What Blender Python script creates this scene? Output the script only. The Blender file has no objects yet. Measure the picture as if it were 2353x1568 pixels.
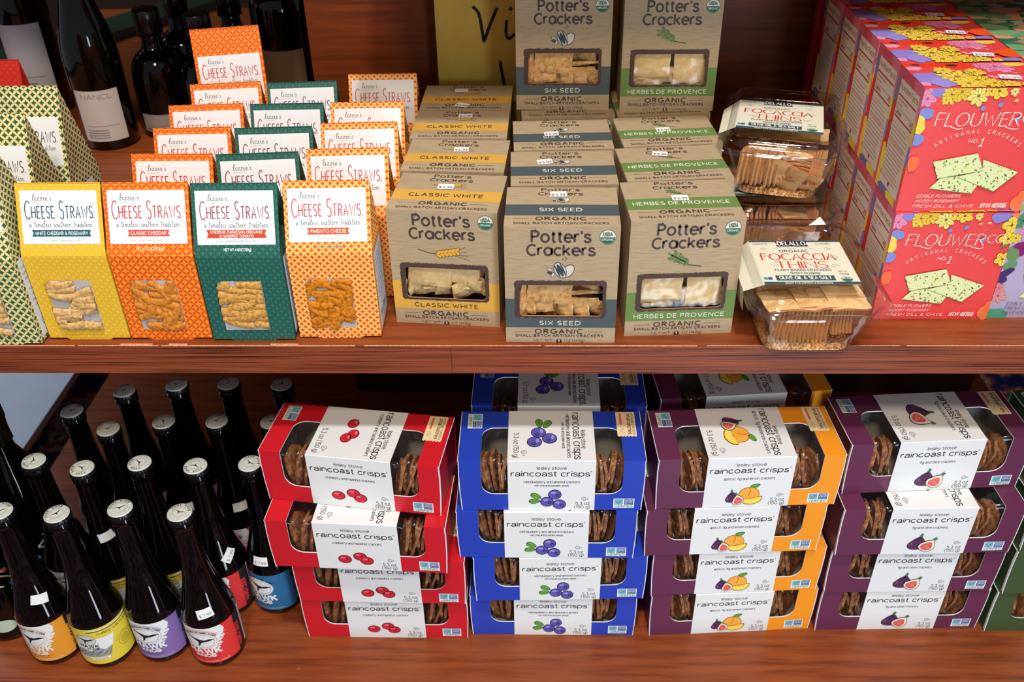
import bpy, math, random
import numpy as np
from mathutils import Vector, Matrix
from mathutils.geometry import tessellate_polygon

S = bpy.context.scene
C = S.collection
PI = math.pi

# ---------------------------------------------------------------- camera
W, H = 2353, 1568
F_PX = 2154.17
CAM = Vector((0.0, -0.8114, 0.5704))
a_ = Vector((1236 - W / 2, -716 - H / 2, F_PX)).normalized()      # depth direction seen by the lens
d_ = Vector((1236 - W / 2, 3880 - H / 2, F_PX)).normalized()      # straight down
zc_ = -d_
xc_ = a_.cross(zc_)
right = Vector((xc_[0], a_[0], zc_[0]))
down = Vector((xc_[1], a_[1], zc_[1]))
fwd = Vector((xc_[2], a_[2], zc_[2]))
cam_d = bpy.data.cameras.new('camera')
cam = bpy.data.objects.new('camera', cam_d)
C.objects.link(cam)
m = Matrix((right, -down, -fwd)).transposed().to_4x4()
m.translation = CAM
cam.matrix_world = m
cam_d.sensor_width = 36
cam_d.lens = 36 * F_PX / W
cam_d.clip_start = 0.02
cam_d.dof.use_dof = True
cam_d.dof.focus_distance = 1.03
cam_d.dof.aperture_fstop = 7.0
S.camera = cam

# ---------------------------------------------------------------- light and exposure
S.view_settings.view_transform = 'Standard'
S.view_settings.look = 'None'
S.view_settings.exposure = 0.0
S.view_settings.gamma = 1.0
S.view_settings.use_curve_mapping = False
wd = bpy.data.worlds.new('shop_ambience')
S.world = wd
wd.use_nodes = True
wd.node_tree.nodes['Background'].inputs[0].default_value = (0.9, 0.92, 1.0, 1)
wd.node_tree.nodes['Background'].inputs[1].default_value = 0.26


def area(name, loc, target, sx, sy, power, col):
    l = bpy.data.lights.new(name, 'AREA')
    l.shape = 'RECTANGLE'
    l.size, l.size_y, l.energy, l.color = sx, sy, power, col
    o = bpy.data.objects.new(name, l)
    C.objects.link(o)
    o.location = loc
    o.rotation_euler = (Vector(target) - Vector(loc)).to_track_quat('-Z', 'Y').to_euler()
    return o


area('ceiling_lamp_cool', (0.10, -0.75, 2.45), (0, 0.1, 0), 0.17, 0.17, 42, (0.97, 0.98, 1.0))
area('ceiling_lamp_warm', (-0.25, -1.55, 2.30), (0, 0.1, 0), 0.35, 0.35, 34, (1.0, 0.80, 0.58))
area('added_front_lamp', (0.52, -1.28, -0.20), (-0.15, 0.0, -0.2), 0.20, 1.38, 14, (0.76, 0.88, 1.0))  # added narrow lamp out of view: cool front light and streaks on the bottles
area('added_side_lamp', (-1.95, 0.9, 1.0), (-1.2, 0.8, -0.6), 0.6, 0.8, 14, (0.70, 0.83, 1.0))  # unseen lamp added to brighten the white tabletop and carpet
area('back_ceiling_lamp', (-0.8, 1.9, 1.3), (-0.7, 0.9, 0), 0.3, 0.3, 4, (1.0, 0.72, 0.42))


# ---------------------------------------------------------------- materials
def lin(c):
    return tuple((x / 12.92 if x <= 0.04045 else ((x + 0.055) / 1.055) ** 2.4) for x in (v / 255 for v in c)) + (1,)


def newmat(name):
    mt = bpy.data.materials.new(name)
    mt.use_nodes = True
    nt = mt.node_tree
    return mt, nt, nt.nodes['Principled BSDF']


def N(nt, typ, **kw):
    n = nt.nodes.new(typ)
    for k, v in kw.items():
        setattr(n, k, v)
    return n


def vmath(nt, op, a=None, b=None, scale=None):
    n = N(nt, 'ShaderNodeVectorMath', operation=op)
    for i, s in enumerate((a, b)):
        if s is None:
            continue
        if isinstance(s, tuple):
            n.inputs[i].default_value = s
        else:
            nt.links.new(s, n.inputs[i])
    if scale is not None:
        n.inputs['Scale'].default_value = scale
    return n.outputs['Value'] if op in ('LENGTH', 'DISTANCE') else n.outputs[0]


def smath(nt, op, a, b):
    n = N(nt, 'ShaderNodeMath', operation=op)
    for i, s in enumerate((a, b)):
        if isinstance(s, (int, float)):
            n.inputs[i].default_value = s
        else:
            nt.links.new(s, n.inputs[i])
    return n.outputs[0]


def noise(nt, vec, scale, detail=3, rough=0.5):
    n = N(nt, 'ShaderNodeTexNoise')
    nt.links.new(vec, n.inputs['Vector'])
    n.inputs['Scale'].default_value = scale
    n.inputs['Detail'].default_value = detail
    n.inputs['Roughness'].default_value = rough
    return n.outputs['Fac']


def ramp(nt, fac, stops):
    r = N(nt, 'ShaderNodeValToRGB')
    nt.links.new(fac, r.inputs[0])
    e = r.color_ramp.elements
    while len(e) < len(stops):
        e.new(0.5)
    for el, (p, c) in zip(e, stops):
        el.position = p
        el.color = c
    return r.outputs[0]


MATS = {}


def flat(name, rgb, rough=0.5, spec=0.3, coat=0.0, metal=0.0):
    if name in MATS:
        return name
    mt, nt, b = newmat(name)
    b.inputs['Base Color'].default_value = lin(rgb)
    b.inputs['Roughness'].default_value = rough
    b.inputs['Specular IOR Level'].default_value = spec
    b.inputs['Coat Weight'].default_value = coat
    b.inputs['Metallic'].default_value = metal
    MATS[name] = mt
    return name


def ink(rgb):
    return flat('ink_%02x%02x%02x' % rgb, rgb, 0.55, 0.25)


def lattice(name, petal, star, cell, k=1.07):
    """quatrefoil card print: stars between overlapping circles"""
    mt, nt, b = newmat(name)
    uv = N(nt, 'ShaderNodeTexCoord').outputs['UV']
    p = vmath(nt, 'SCALE', uv, scale=1 / cell)
    p = vmath(nt, 'FRACTION', p)
    p = vmath(nt, 'SUBTRACT', p, (0.5, 0.5, 0.0))
    p = vmath(nt, 'MULTIPLY', p, (1, 1, 0))
    p = vmath(nt, 'ABSOLUTE', p)
    dc = vmath(nt, 'LENGTH', p)
    dk = vmath(nt, 'DISTANCE', p, (0.5, 0.5, 0))
    f1 = smath(nt, 'GREATER_THAN', dk, 0.5 * k)
    f2 = smath(nt, 'GREATER_THAN', dc, 0.5 * k)
    f = smath(nt, 'MAXIMUM', f1, f2)
    mx = N(nt, 'ShaderNodeMix', data_type='RGBA')
    nt.links.new(f, mx.inputs[0])
    mx.inputs[6].default_value = lin(petal)
    mx.inputs[7].default_value = lin(star)
    nt.links.new(mx.outputs[2], b.inputs['Base Color'])
    b.inputs['Roughness'].default_value = 0.38
    b.inputs['Specular IOR Level'].default_value = 0.4
    MATS[name] = mt
    return name


def grainy(name, coord, stretch, scale, stops, rough=0.5, spec=0.3, coat=0.0, bump=0.0, detail=4, bump_scale=None, bdist=0.001):
    mt, nt, b = newmat(name)
    tc = N(nt, 'ShaderNodeTexCoord').outputs[coord]
    p = vmath(nt, 'MULTIPLY', tc, stretch)
    f = noise(nt, p, scale, detail, 0.6)
    nt.links.new(ramp(nt, f, stops), b.inputs['Base Color'])
    b.inputs['Roughness'].default_value = rough
    b.inputs['Specular IOR Level'].default_value = spec
    b.inputs['Coat Weight'].default_value = coat
    if bump:
        bm_ = N(nt, 'ShaderNodeBump')
        bm_.inputs['Strength'].default_value = bump
        bm_.inputs['Distance'].default_value = bdist
        nt.links.new(f if bump_scale is None else noise(nt, tc, bump_scale, 4, 0.6), bm_.inputs['Height'])
        nt.links.new(bm_.outputs[0], b.inputs['Normal'])
    MATS[name] = mt
    return name


def film(name, rough=0.04, tint=(1, 1, 1, 1), base=0.06, edge=0.6, power=3.5, bump=0.0, bscale=60):
    """thin clear plastic: straight-through light with a shine that grows toward grazing view"""
    mt = bpy.data.materials.new(name)
    mt.use_nodes = True
    nt = mt.node_tree
    nt.nodes.remove(nt.nodes['Principled BSDF'])
    out = nt.nodes['Material Output']
    t = N(nt, 'ShaderNodeBsdfTransparent')
    t.inputs[0].default_value = tint
    g = N(nt, 'ShaderNodeBsdfGlossy')
    g.inputs['Roughness'].default_value = rough
    lw = N(nt, 'ShaderNodeLayerWeight')
    lw.inputs['Blend'].default_value = 0.5
    fac = smath(nt, 'ADD', smath(nt, 'MULTIPLY', smath(nt, 'POWER', lw.outputs['Facing'], power), edge), base)
    mx = N(nt, 'ShaderNodeMixShader')
    nt.links.new(fac, mx.inputs[0])
    nt.links.new(t.outputs[0], mx.inputs[1])
    nt.links.new(g.outputs[0], mx.inputs[2])
    nt.links.new(mx.outputs[0], out.inputs[0])
    if bump:
        bm_ = N(nt, 'ShaderNodeBump')
        bm_.inputs['Strength'].default_value = bump
        bm_.inputs['Distance'].default_value = 0.004
        nt.links.new(noise(nt, N(nt, 'ShaderNodeTexCoord').outputs['Object'], bscale, 2), bm_.inputs['Height'])
        nt.links.new(bm_.outputs[0], g.inputs['Normal'])
    MATS[name] = mt
    return name


L_ = lin
grainy('shelf_wood', 'Object', (1.6, 22, 22), 5, [(0.28, L_((98, 43, 17))), (0.50, L_((137, 66, 29))), (0.75, L_((154, 81, 38)))], 0.42, 0.35, 0.1, detail=6)
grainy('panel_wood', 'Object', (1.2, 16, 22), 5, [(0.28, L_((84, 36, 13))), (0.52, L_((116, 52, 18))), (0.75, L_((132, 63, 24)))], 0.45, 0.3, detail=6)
grainy('panel_wood_shaded', 'Object', (1.2, 16, 22), 5, [(0.28, L_((46, 22, 14))), (0.52, L_((62, 30, 18))), (0.75, L_((72, 37, 22)))], 0.5, 0.3, detail=6)  # panel wood darkened: the shade under the upper shelf is in its colour
flat('wall_dark', (46, 34, 26), 0.8, 0.1)
flat('card_red_shaded', (150, 26, 32), 0.4, 0.3)  # card darkened from coral; the shade behind the flower boxes is in the colour
grainy('edge_band', 'Object', (1.3, 40, 190), 5.5, [(0.38, L_((52, 22, 14))), (0.45, L_((120, 56, 32))), (0.56, L_((150, 74, 43))), (0.75, L_((158, 83, 52)))], 0.45, 0.3, 0, 0.15, detail=5)
grainy('raw_edge', 'Object', (20, 20, 20), 30, [(0.35, L_((196, 120, 80))), (0.65, L_((228, 180, 140)))], 0.7)
grainy('kraft', 'UV', (9, 170, 1), 6, [(0.28, L_((142, 120, 91))), (0.42, L_((173, 150, 118))), (0.7, L_((187, 166, 134)))], 0.62, 0.2)
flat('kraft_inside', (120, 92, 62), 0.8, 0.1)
lattice('lattice_orange', (232, 84, 28), (250, 154, 46), 0.0090, 0.98)
lattice('lattice_yellow', (233, 182, 40), (240, 200, 72), 0.0078, 0.98)
lattice('lattice_green', (34, 88, 76), (50, 112, 100), 0.0082, 0.98)
lattice('lattice_pimento', (250, 205, 112), (232, 92, 30), 0.0074, 1.0)
lattice('lattice_cream', (238, 222, 158), (56, 92, 56), 0.0090, 1.0)
lattice('lattice_red', (200, 40, 26), (212, 54, 36), 0.0084)
flat('white_card', (240, 242, 244), 0.42, 0.35)
flat('paper_white', (238, 238, 236), 0.55, 0.25)
flat('sleeve_white', (230, 230, 228), 0.5, 0.3)
flat('card_red', (206, 30, 42), 0.36, 0.4)
flat('card_blue', (38, 66, 180), 0.36, 0.4)
flat('card_plum', (100, 46, 76), 0.36, 0.4)
flat('card_orange', (246, 152, 34), 0.36, 0.4)
flat('card_moss', (62, 84, 52), 0.36, 0.4)
flat('card_coral', (232, 74, 74), 0.34, 0.4)
flat('card_lilac', (178, 168, 196), 0.34, 0.4)
flat('card_teal', (46, 112, 86), 0.34, 0.4)
flat('grey_board', (176, 172, 166), 0.7, 0.15)
film('window_clear', 0.17, base=0.035, edge=0.5, bump=0.5, bscale=28)
film('tray_plastic', 0.09, (0.98, 0.98, 0.98, 1), 0.065, 0.75, 2.6, 0.25, 40)
flat('black_glass', (4, 4, 4), 0.035, 0.42)
flat('brown_glass', (8, 5, 4), 0.035, 0.42)
flat('green_black_glass', (6, 8, 5), 0.035, 0.45)
flat('cap_black', (16, 17, 20), 0.25, 0.5)
flat('capsule_black', (18, 21, 26), 0.4, 0.4)
flat('glass_edge_green', (34, 60, 44), 0.15, 0.5)
grainy('crisp_brown', 'Object', (1, 1, 1), 160, [(0.30, L_((84, 46, 26))), (0.5, L_((142, 90, 54))), (0.72, L_((196, 140, 90)))], 0.6, 0.3, 0, 0.6, bump_scale=260)
grainy('cracker_pale', 'Object', (1, 1, 1), 70, [(0.30, L_((212, 170, 106))), (0.55, L_((234, 202, 144))), (0.75, L_((244, 220, 172)))], 0.7, 0.2, 0, 0.5, bump_scale=150)
grainy('cracker_seed', 'Object', (1, 1, 1), 130, [(0.30, L_((150, 98, 52))), (0.46, L_((222, 170, 104))), (0.72, L_((240, 202, 142)))], 0.7, 0.2, 0, 0.6, bump_scale=220)
grainy('cracker_toast', 'Object', (1, 1, 1), 50, [(0.30, L_((214, 150, 84))), (0.50, L_((246, 204, 140))), (0.75, L_((252, 228, 180)))], 0.7, 0.2, 0, 0.4, bump_scale=200)
grainy('crumb_tan', 'Object', (1, 1, 1), 420, [(0.34, L_((150, 92, 44))), (0.5, L_((208, 152, 90))), (0.66, L_((244, 214, 166)))], 0.8, 0.15, 0, 0.9, detail=2)
flat('cracker_edge', (186, 122, 70), 0.75, 0.2)
for nm, cs in (('straw_pale', ((176, 122, 62), (222, 178, 112), (240, 208, 152))), ('straw_cheddar', ((160, 82, 20), (214, 132, 46), (232, 160, 72))),
               ('straw_herb', ((150, 92, 36), (212, 156, 76), (232, 182, 104))), ('straw_pimento', ((130, 66, 10), (208, 124, 22), (228, 150, 44)))):
    grainy(nm, 'Object', (1, 1, 1), 300, [(0.28, L_(cs[0])), (0.5, L_(cs[1])), (0.75, L_(cs[2]))], 0.75, 0.2, 0, 0.7)
grainy('carpet_navy', 'Object', (1, 1, 1), 14, [(0.34, L_((26, 31, 60))), (0.46, L_((36, 42, 74))), (0.52, L_((124, 62, 60))), (0.58, L_((156, 136, 112))), (0.64, L_((42, 54, 94)))], 0.95, 0.02)
grainy('box_white', 'Object', (1, 1, 1), 6, [(0.35, L_((196, 202, 214))), (0.7, L_((206, 212, 222)))], 0.5, 0.3)
grainy('sign_yellow', 'Object', (1, 1, 1), 40, [(0.35, L_((206, 168, 66))), (0.7, L_((214, 178, 78)))], 0.5, 0.3)


# ---------------------------------------------------------------- mesh helpers
class MB:
    """collects vertices, faces, materials and uvs; build() links ONE mesh object"""

    def __init__(s):
        s.v, s.f, s.m, s.uv, s.sm = [], [], [], [], []
        s.names = []

    def mi(s, mat):
        if mat not in s.names:
            s.names.append(mat)
        return s.names.index(mat)

    def add(s, vs, fs, mat, uvs=None, smooth=False):
        o = len(s.v)
        s.v += [tuple(p) for p in vs]
        s.uv += list(uvs) if uvs is not None else [(p[0], p[2] if len(p) > 2 else 0) for p in vs]
        k = s.mi(mat)
        for f in fs:
            s.f.append(tuple(i + o for i in f))
            s.m.append(k)
            s.sm.append(smooth)

    def panel(s, F, outline, mat, holes=(), off=(0, 0), h=0.0):
        loops = [outline] + list(holes)
        tri = tessellate_polygon([[Vector((p[0], p[1], 0)) for p in l] for l in loops])
        pts = [p for l in loops for p in l]
        out = []
        for t in tri:
            a, b, c = (pts[i] for i in t)
            out.append(t if (b[0] - a[0]) * (c[1] - a[1]) - (b[1] - a[1]) * (c[0] - a[0]) > 0 else t[::-1])
        s.add([F(p[0], p[1], h) for p in pts], out, mat, [(p[0] + off[0], p[1] + off[1]) for p in pts])

    def box(s, c, d, mat, M=None):
        x, y, z = d[0] / 2, d[1] / 2, d[2] / 2
        vs = [Vector((c[0] + i * x, c[1] + j * y, c[2] + k * z)) for i in (-1, 1) for j in (-1, 1) for k in (-1, 1)]
        if M:
            vs = [M @ v for v in vs]
        s.add(vs, [(0, 1, 3, 2), (4, 6, 7, 5), (0, 4, 5, 1), (2, 3, 7, 6), (0, 2, 6, 4), (1, 5, 7, 3)], mat)

    def lathe(s, prof, mat, n=40, smooth=True, a0=0.0, a1=2 * PI, uvr=None):
        full = abs(a1 - a0 - 2 * PI) < 1e-6
        k = n if full else n + 1
        vs, uv, fs = [], [], []
        for r, z in prof:
            for i in range(k):
                a = a0 + (a1 - a0) * i / n
                vs.append((r * math.sin(a), -r * math.cos(a), z))
                uv.append(((uvr or r) * a, z))
        for j in range(len(prof) - 1):
            for i in range(n):
                i2 = (i + 1) % k
                fs.append((j * k + i, j * k + i2, (j + 1) * k + i2, (j + 1) * k + i))
        s.add(vs, fs, mat, uv, smooth)

    def build(s, name, parent=None, loc=None, rot=None):
        me = bpy.data.meshes.new(name)
        me.from_pydata(s.v, [], s.f)
        for n in s.names:
            me.materials.append(MATS[n])
        me.polygons.foreach_set('material_index', s.m)
        me.polygons.foreach_set('use_smooth', s.sm)
        ul = me.uv_layers.new(name='uv')
        idx = np.empty(len(me.loops), np.int32)
        me.loops.foreach_get('vertex_index', idx)
        ul.data.foreach_set('uv', np.array(s.uv, np.float32)[idx].ravel())
        me.update()
        o = bpy.data.objects.new(name, me)
        C.objects.link(o)
        if parent:
            o.parent = parent
        if loc:
            o.location = loc
        if rot:
            o.rotation_euler = rot
        return o


def face(o, u, v):
    o, u, v = Vector(o), Vector(u).normalized(), Vector(v).normalized()
    n = u.cross(v)
    return lambda a, b, h=0.0: o + u * a + v * b + n * h


def cyl(r, z0=0.0, th=0.0):
    return lambda a, b, h=0.0: Vector(((r + h) * math.sin(a / r + th), -(r + h) * math.cos(a / r + th), z0 + b))


# ---------------------------------------------------------------- lettering
_tx = {}


def glyphs(s, bold=0.0, space=1.0, res=2):
    k = (s, bold, space, res)
    if k not in _tx:
        cu = bpy.data.curves.new('t', 'FONT')
        cu.body = s
        cu.size = 1.0
        cu.resolution_u = res
        cu.offset = bold
        cu.space_character = space
        ob = bpy.data.objects.new('t', cu)
        C.objects.link(ob)
        dg = bpy.context.evaluated_depsgraph_get()
        me = bpy.data.meshes.new_from_object(ob.evaluated_get(dg))
        v = np.array([p.co[:2] for p in me.vertices]) if len(me.vertices) else np.zeros((0, 2))
        f = [tuple(p.vertices) for p in me.polygons]
        bpy.data.objects.remove(ob)
        bpy.data.curves.remove(cu)
        bpy.data.meshes.remove(me)
        if len(v):
            v = v - [v[:, 0].min(), 0]
        _tx[k] = (v, f)
    return _tx[k]


def arc(cx, cy, rx, ry, a0, a1, n=12):
    return [(cx + rx * math.cos(math.radians(a0 + (a1 - a0) * i / n)), cy + ry * math.sin(math.radians(a0 + (a1 - a0) * i / n))) for i in range(n + 1)]


CAPS = {
    'A': (.62, [[(0, 0), (.31, 1), (.62, 0)], [(.12, .34), (.5, .34)]]),
    'B': (.50, [[(0, 0), (0, 1), (.24, 1)] + arc(.24, .76, .22, .24, 90, -90, 8) + [(0, .52)], [(.24, .52)] + arc(.24, .26, .27, .26, 90, -90, 8) + [(0, 0)]]),
    'C': (.60, [arc(.36, .5, .36, .5, 48, 312, 14)]),
    'D': (.60, [[(0, 0), (0, 1), (.2, 1)] + arc(.2, .5, .4, .5, 90, -90, 10) + [(0, 0)]]),
    'E': (.44, [[(.44, 1), (0, 1), (0, 0), (.44, 0)], [(0, .52), (.38, .52)]]),
    'F': (.44, [[(0, 0), (0, 1), (.46, 1)], [(0, .52), (.38, .52)]]),
    'G': (.66, [arc(.36, .5, .36, .5, 48, 350, 14) + [(.70, .46), (.42, .46)]]),
    'H': (.56, [[(0, 0), (0, 1)], [(.56, 0), (.56, 1)], [(0, .5), (.56, .5)]]),
    'I': (.02, [[(0, 0), (0, 1)]]),
    'J': (.36, [[(.36, 1), (.36, .2)] + arc(.18, .2, .18, .2, 0, -160, 6)]),
    'K': (.54, [[(0, 0), (0, 1)], [(.52, 1), (0, .42)], [(.16, .58), (.54, 0)]]),
    'L': (.42, [[(0, 1), (0, 0), (.44, 0)]]),
    'M': (.72, [[(0, 0), (0, 1), (.36, .15), (.72, 1), (.72, 0)]]),
    'N': (.60, [[(0, 0), (0, 1), (.6, 0), (.6, 1)]]),
    'O': (.72, [arc(.36, .5, .36, .5, 0, 360, 20)]),
    'P': (.50, [[(0, 0), (0, 1), (.22, 1)] + arc(.22, .74, .27, .26, 90, -90, 8) + [(0, .48)]]),
    'R': (.52, [[(0, 0), (0, 1), (.2, 1)] + arc(.2, .76, .28, .24, 90, -90, 8) + [(0, .52)], [(.2, .52), (.54, 0)]]),
    'S': (.46, [arc(.23, .75, .22, .25, 30, 270, 10) + arc(.23, .25, .23, .25, 90, -150, 10)[1:]]),
    'T': (.56, [[(.28, 0), (.28, 1)], [(0, 1), (.56, 1)]]),
    'U': (.56, [[(0, 1), (0, .3)] + arc(.28, .3, .28, .3, 180, 360, 10) + [(.56, 1)]]),
    'V': (.62, [[(0, 1), (.31, 0), (.62, 1)]]),
    'W': (.86, [[(0, 1), (.22, 0), (.43, .8), (.64, 0), (.86, 1)]]),
    'X': (.58, [[(0, 0), (.58, 1)], [(0, 1), (.58, 0)]]),
    'Y': (.60, [[(0, 1), (.30, .46), (.60, 1)], [(.30, .46), (.30, 0)]]),
    'Z': (.52, [[(0, 1), (.52, 1), (0, 0), (.54, 0)]]),
    '&': (.62, [[(.62, 0), (.16, .66), (.14, .86), (.26, 1), (.38, .86), (.34, .68), (.06, .38), (.04, .14), (.2, 0), (.4, .06), (.6, .42)]]),
    '0': (.52, [arc(.26, .5, .26, .5, 0, 360, 16)]), '1': (.22, [[(0, .8), (.2, 1), (.2, 0)]]),
    '2': (.48, [arc(.24, .72, .23, .28, 160, -20, 8) + [(0, 0), (.5, 0)]]),
    '3': (.48, [arc(.22, .75, .22, .25, 150, -90, 8), arc(.22, .25, .25, .26, 90, -150, 8)]),
    '4': (.54, [[(.4, 0), (.4, 1), (0, .3), (.54, .3)]]),
    '5': (.50, [[(.46, 1), (.08, 1), (.04, .56)] + arc(.23, .32, .25, .32, 120, -150, 9)]),
    '6': (.50, [[(.42, .92), (.26, 1), (.08, .8), (.0, .4)] + arc(.25, .30, .25, .30, 180, 540, 14)]),
    '7': (.48, [[(0, 1), (.5, 1), (.18, 0)]]),
    '8': (.48, [arc(.24, .76, .21, .24, 0, 360, 12), arc(.24, .26, .24, .26, 0, 360, 12)]),
    '9': (.50, [arc(.25, .70, .25, .30, 0, 360, 14), [(.5, .70), (.44, .24), (.24, 0), (.1, .06)]]),
    '$': (.46, [arc(.23, .72, .22, .20, 30, 270, 8) + arc(.23, .30, .23, .21, 90, -150, 8)[1:], [(.23, -.08), (.23, 1.08)]]),
    '(': (.18, [[(.18, 1.1), (.02, .75), (0, .4), (.05, .1), (.18, -.2)]]), ')': (.18, [[(0, 1.1), (.16, .75), (.18, .4), (.13, .1), (0, -.2)]]),
    ' ': (.30, []), '.': (.08, [[(0, .05), (.1, .05)]]), ',': (.08, [[(.06, .08), (.0, -.14)]]), "'": (.06, [[(.03, 1), (.03, .74)]]), '-': (.3, [[(0, .38), (.3, .38)]]),
}
X_ = .72


def _bowl(n=16):
    return arc(.27, X_ / 2, .27, X_ / 2, 0, 360, n)


SANS = dict(CAPS)
SANS.update({
    'a': (.48, [[(.04, .54), (.10, .66), (.24, .72), (.38, .69), (.46, .58), (.46, .10), (.52, 0)], [(.46, .42), (.28, .40), (.08, .34), (.0, .19), (.06, .04), (.20, 0), (.36, .07), (.46, .24)]]),
    '@': (.54, [_bowl(), [(.54, X_), (.54, 0)]]),
    'b': (.54, [[(0, 1), (0, 0)], _bowl()]), 'c': (.48, [arc(.27, X_ / 2, .27, X_ / 2, 45, 315, 12)]),
    'd': (.54, [[(.54, 1), (.54, 0)], _bowl()]), 'e': (.54, [[(.01, .38), (.54, .38)] + arc(.27, X_ / 2, .27, X_ / 2, 4, 315, 14)]),
    'f': (.28, [[(.34, .98), (.22, 1), (.13, .88), (.13, 0)], [(0, X_), (.30, X_)]]),
    'g': (.54, [_bowl(), [(.54, X_), (.54, -.06)] + arc(.27, -.06, .27, .22, 0, -150, 8)]),
    'h': (.48, [[(0, 1), (0, 0)], [(0, .45)] + arc(.24, .46, .24, .26, 160, 0, 8) + [(.48, 0)]]),
    'i': (.04, [[(.02, 0), (.02, X_)], [(.02, .90), (.02, 1.0)]]),
    'k': (.46, [[(0, 1), (0, 0)], [(.42, X_), (0, .27)], [(.15, .42), (.46, 0)]]),
    'l': (.04, [[(.02, 0), (.02, 1)]]),
    'm': (.80, [[(0, X_), (0, 0)], [(0, .48)] + arc(.20, .50, .20, .22, 160, 0, 7) + [(.40, 0)], [(.40, .48)] + arc(.60, .50, .20, .22, 160, 0, 7) + [(.80, 0)]]),
    'n': (.48, [[(0, X_), (0, 0)], [(0, .45)] + arc(.24, .46, .24, .26, 160, 0, 8) + [(.48, 0)]]),
    'o': (.54, [_bowl()]), 'p': (.54, [[(0, X_), (0, -.28)], _bowl()]), 'q': (.54, [[(.54, X_), (.54, -.28)], _bowl()]),
    'r': (.28, [[(0, X_), (0, 0)], [(0, .46), (.06, .62), (.17, .71), (.30, .70)]]),
    's': (.42, [[(.40, .56), (.32, .68), (.20, .72), (.06, .66), (.02, .52), (.12, .41), (.30, .34), (.42, .24), (.40, .08), (.24, 0), (.08, .03), (.0, .16)]]),
    't': (.28, [[(.12, .94), (.12, .12), (.18, .02), (.30, .02)], [(0, X_), (.28, X_)]]),
    'u': (.48, [[(.48, X_), (.48, 0)], [(0, X_), (0, .26)] + arc(.24, .26, .24, .26, 180, 340, 8) + [(.48, .28)]]),
    'v': (.48, [[(0, X_), (.24, 0), (.48, X_)]]), 'w': (.72, [[(0, X_), (.18, 0), (.36, X_), (.54, 0), (.72, X_)]]),
    'x': (.46, [[(0, X_), (.46, 0)], [(.46, X_), (0, 0)]]),
    'y': (.48, [[(0, X_), (.24, 0)], [(.48, X_), (.24, 0), (.14, -.24), (0, -.26)]]), 'z': (.44, [[(0, X_), (.44, X_), (0, 0), (.46, 0)]]),
})
SCRIPT = {
    'l': (.30, [[(0, .1), (.2, .75), (.16, 1.05), (.06, .8), (.06, .15), (.16, 0), (.3, .12)]]),
    'i': (.26, [[(0, .2), (.1, .48), (.1, .08), (.18, 0), (.26, .1)], [(.12, .66), (.14, .70)]]),
    'z': (.40, [[(0, .42), (.3, .46), (.05, .04), (.4, .06)]]),
    'e': (.36, [[(0, .2), (.24, .32), (.18, .48), (.04, .3), (.1, .02), (.24, .0), (.36, .14)]]),
    's': (.30, [[(.26, .44), (.1, .46), (.08, .3), (.24, .2), (.2, .0), (.02, .04)]]),
    "'": (.14, [[(.06, 1.0), (.03, .82)]]),
    'a': (.40, [[(.28, .42), (.1, .44), (.02, .16), (.12, .0), (.28, .38), (.28, .06), (.4, .06)]]),
    't': (.30, [[(.14, .95), (.1, .3), (.14, .02), (.3, .08)], [(-.04, .6), (.3, .66)]]),
    'm': (.62, [[(.02, .45), (.04, 0)], [(.04, .3), (.18, .46), (.24, .3), (.24, 0)], [(.24, .3), (.4, .46), (.46, .3), (.48, .04), (.62, .06)]]),
    'n': (.42, [[(.02, .45), (.04, 0)], [(.04, .3), (.2, .46), (.27, .3), (.28, .04), (.42, .06)]]),
    'o': (.38, [[(.16, .46), (.02, .3), (.06, .04), (.22, .02), (.3, .26), (.16, .46), (.38, .38)]]),
    'u': (.42, [[(.02, .45), (.06, .08), (.16, .0), (.28, .4), (.28, .06), (.42, .06)]]),
    'h': (.42, [[(.08, 1.0), (.04, 0)], [(.04, .26), (.2, .46), (.27, .3), (.28, .04), (.42, .06)]]),
    'r': (.28, [[(.02, .45), (.04, 0)], [(.04, .26), (.14, .44), (.28, .42)]]),
    'd': (.42, [[(.28, .4), (.1, .44), (.02, .14), (.14, 0), (.28, .34), (.32, 1.0), (.28, .06), (.42, .06)]]),
    ' ': (.34, []),
}


def smooth_pts(p, n=4):
    if len(p) < 3:
        return p
    out = []
    q = [p[0]] + list(p) + [p[-1]]
    for i in range(1, len(q) - 2):
        p0, p1, p2, p3 = (np.array(q[i + j]) for j in (-1, 0, 1, 2))
        for k in range(n):
            t = k / n
            out.append(tuple(0.5 * (2 * p1 + (p2 - p0) * t + (2 * p0 - 5 * p1 + 4 * p2 - p3) * t * t + (3 * p1 - p0 - 3 * p2 + p3) * t ** 3)))
    out.append(p[-1])
    return out


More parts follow.
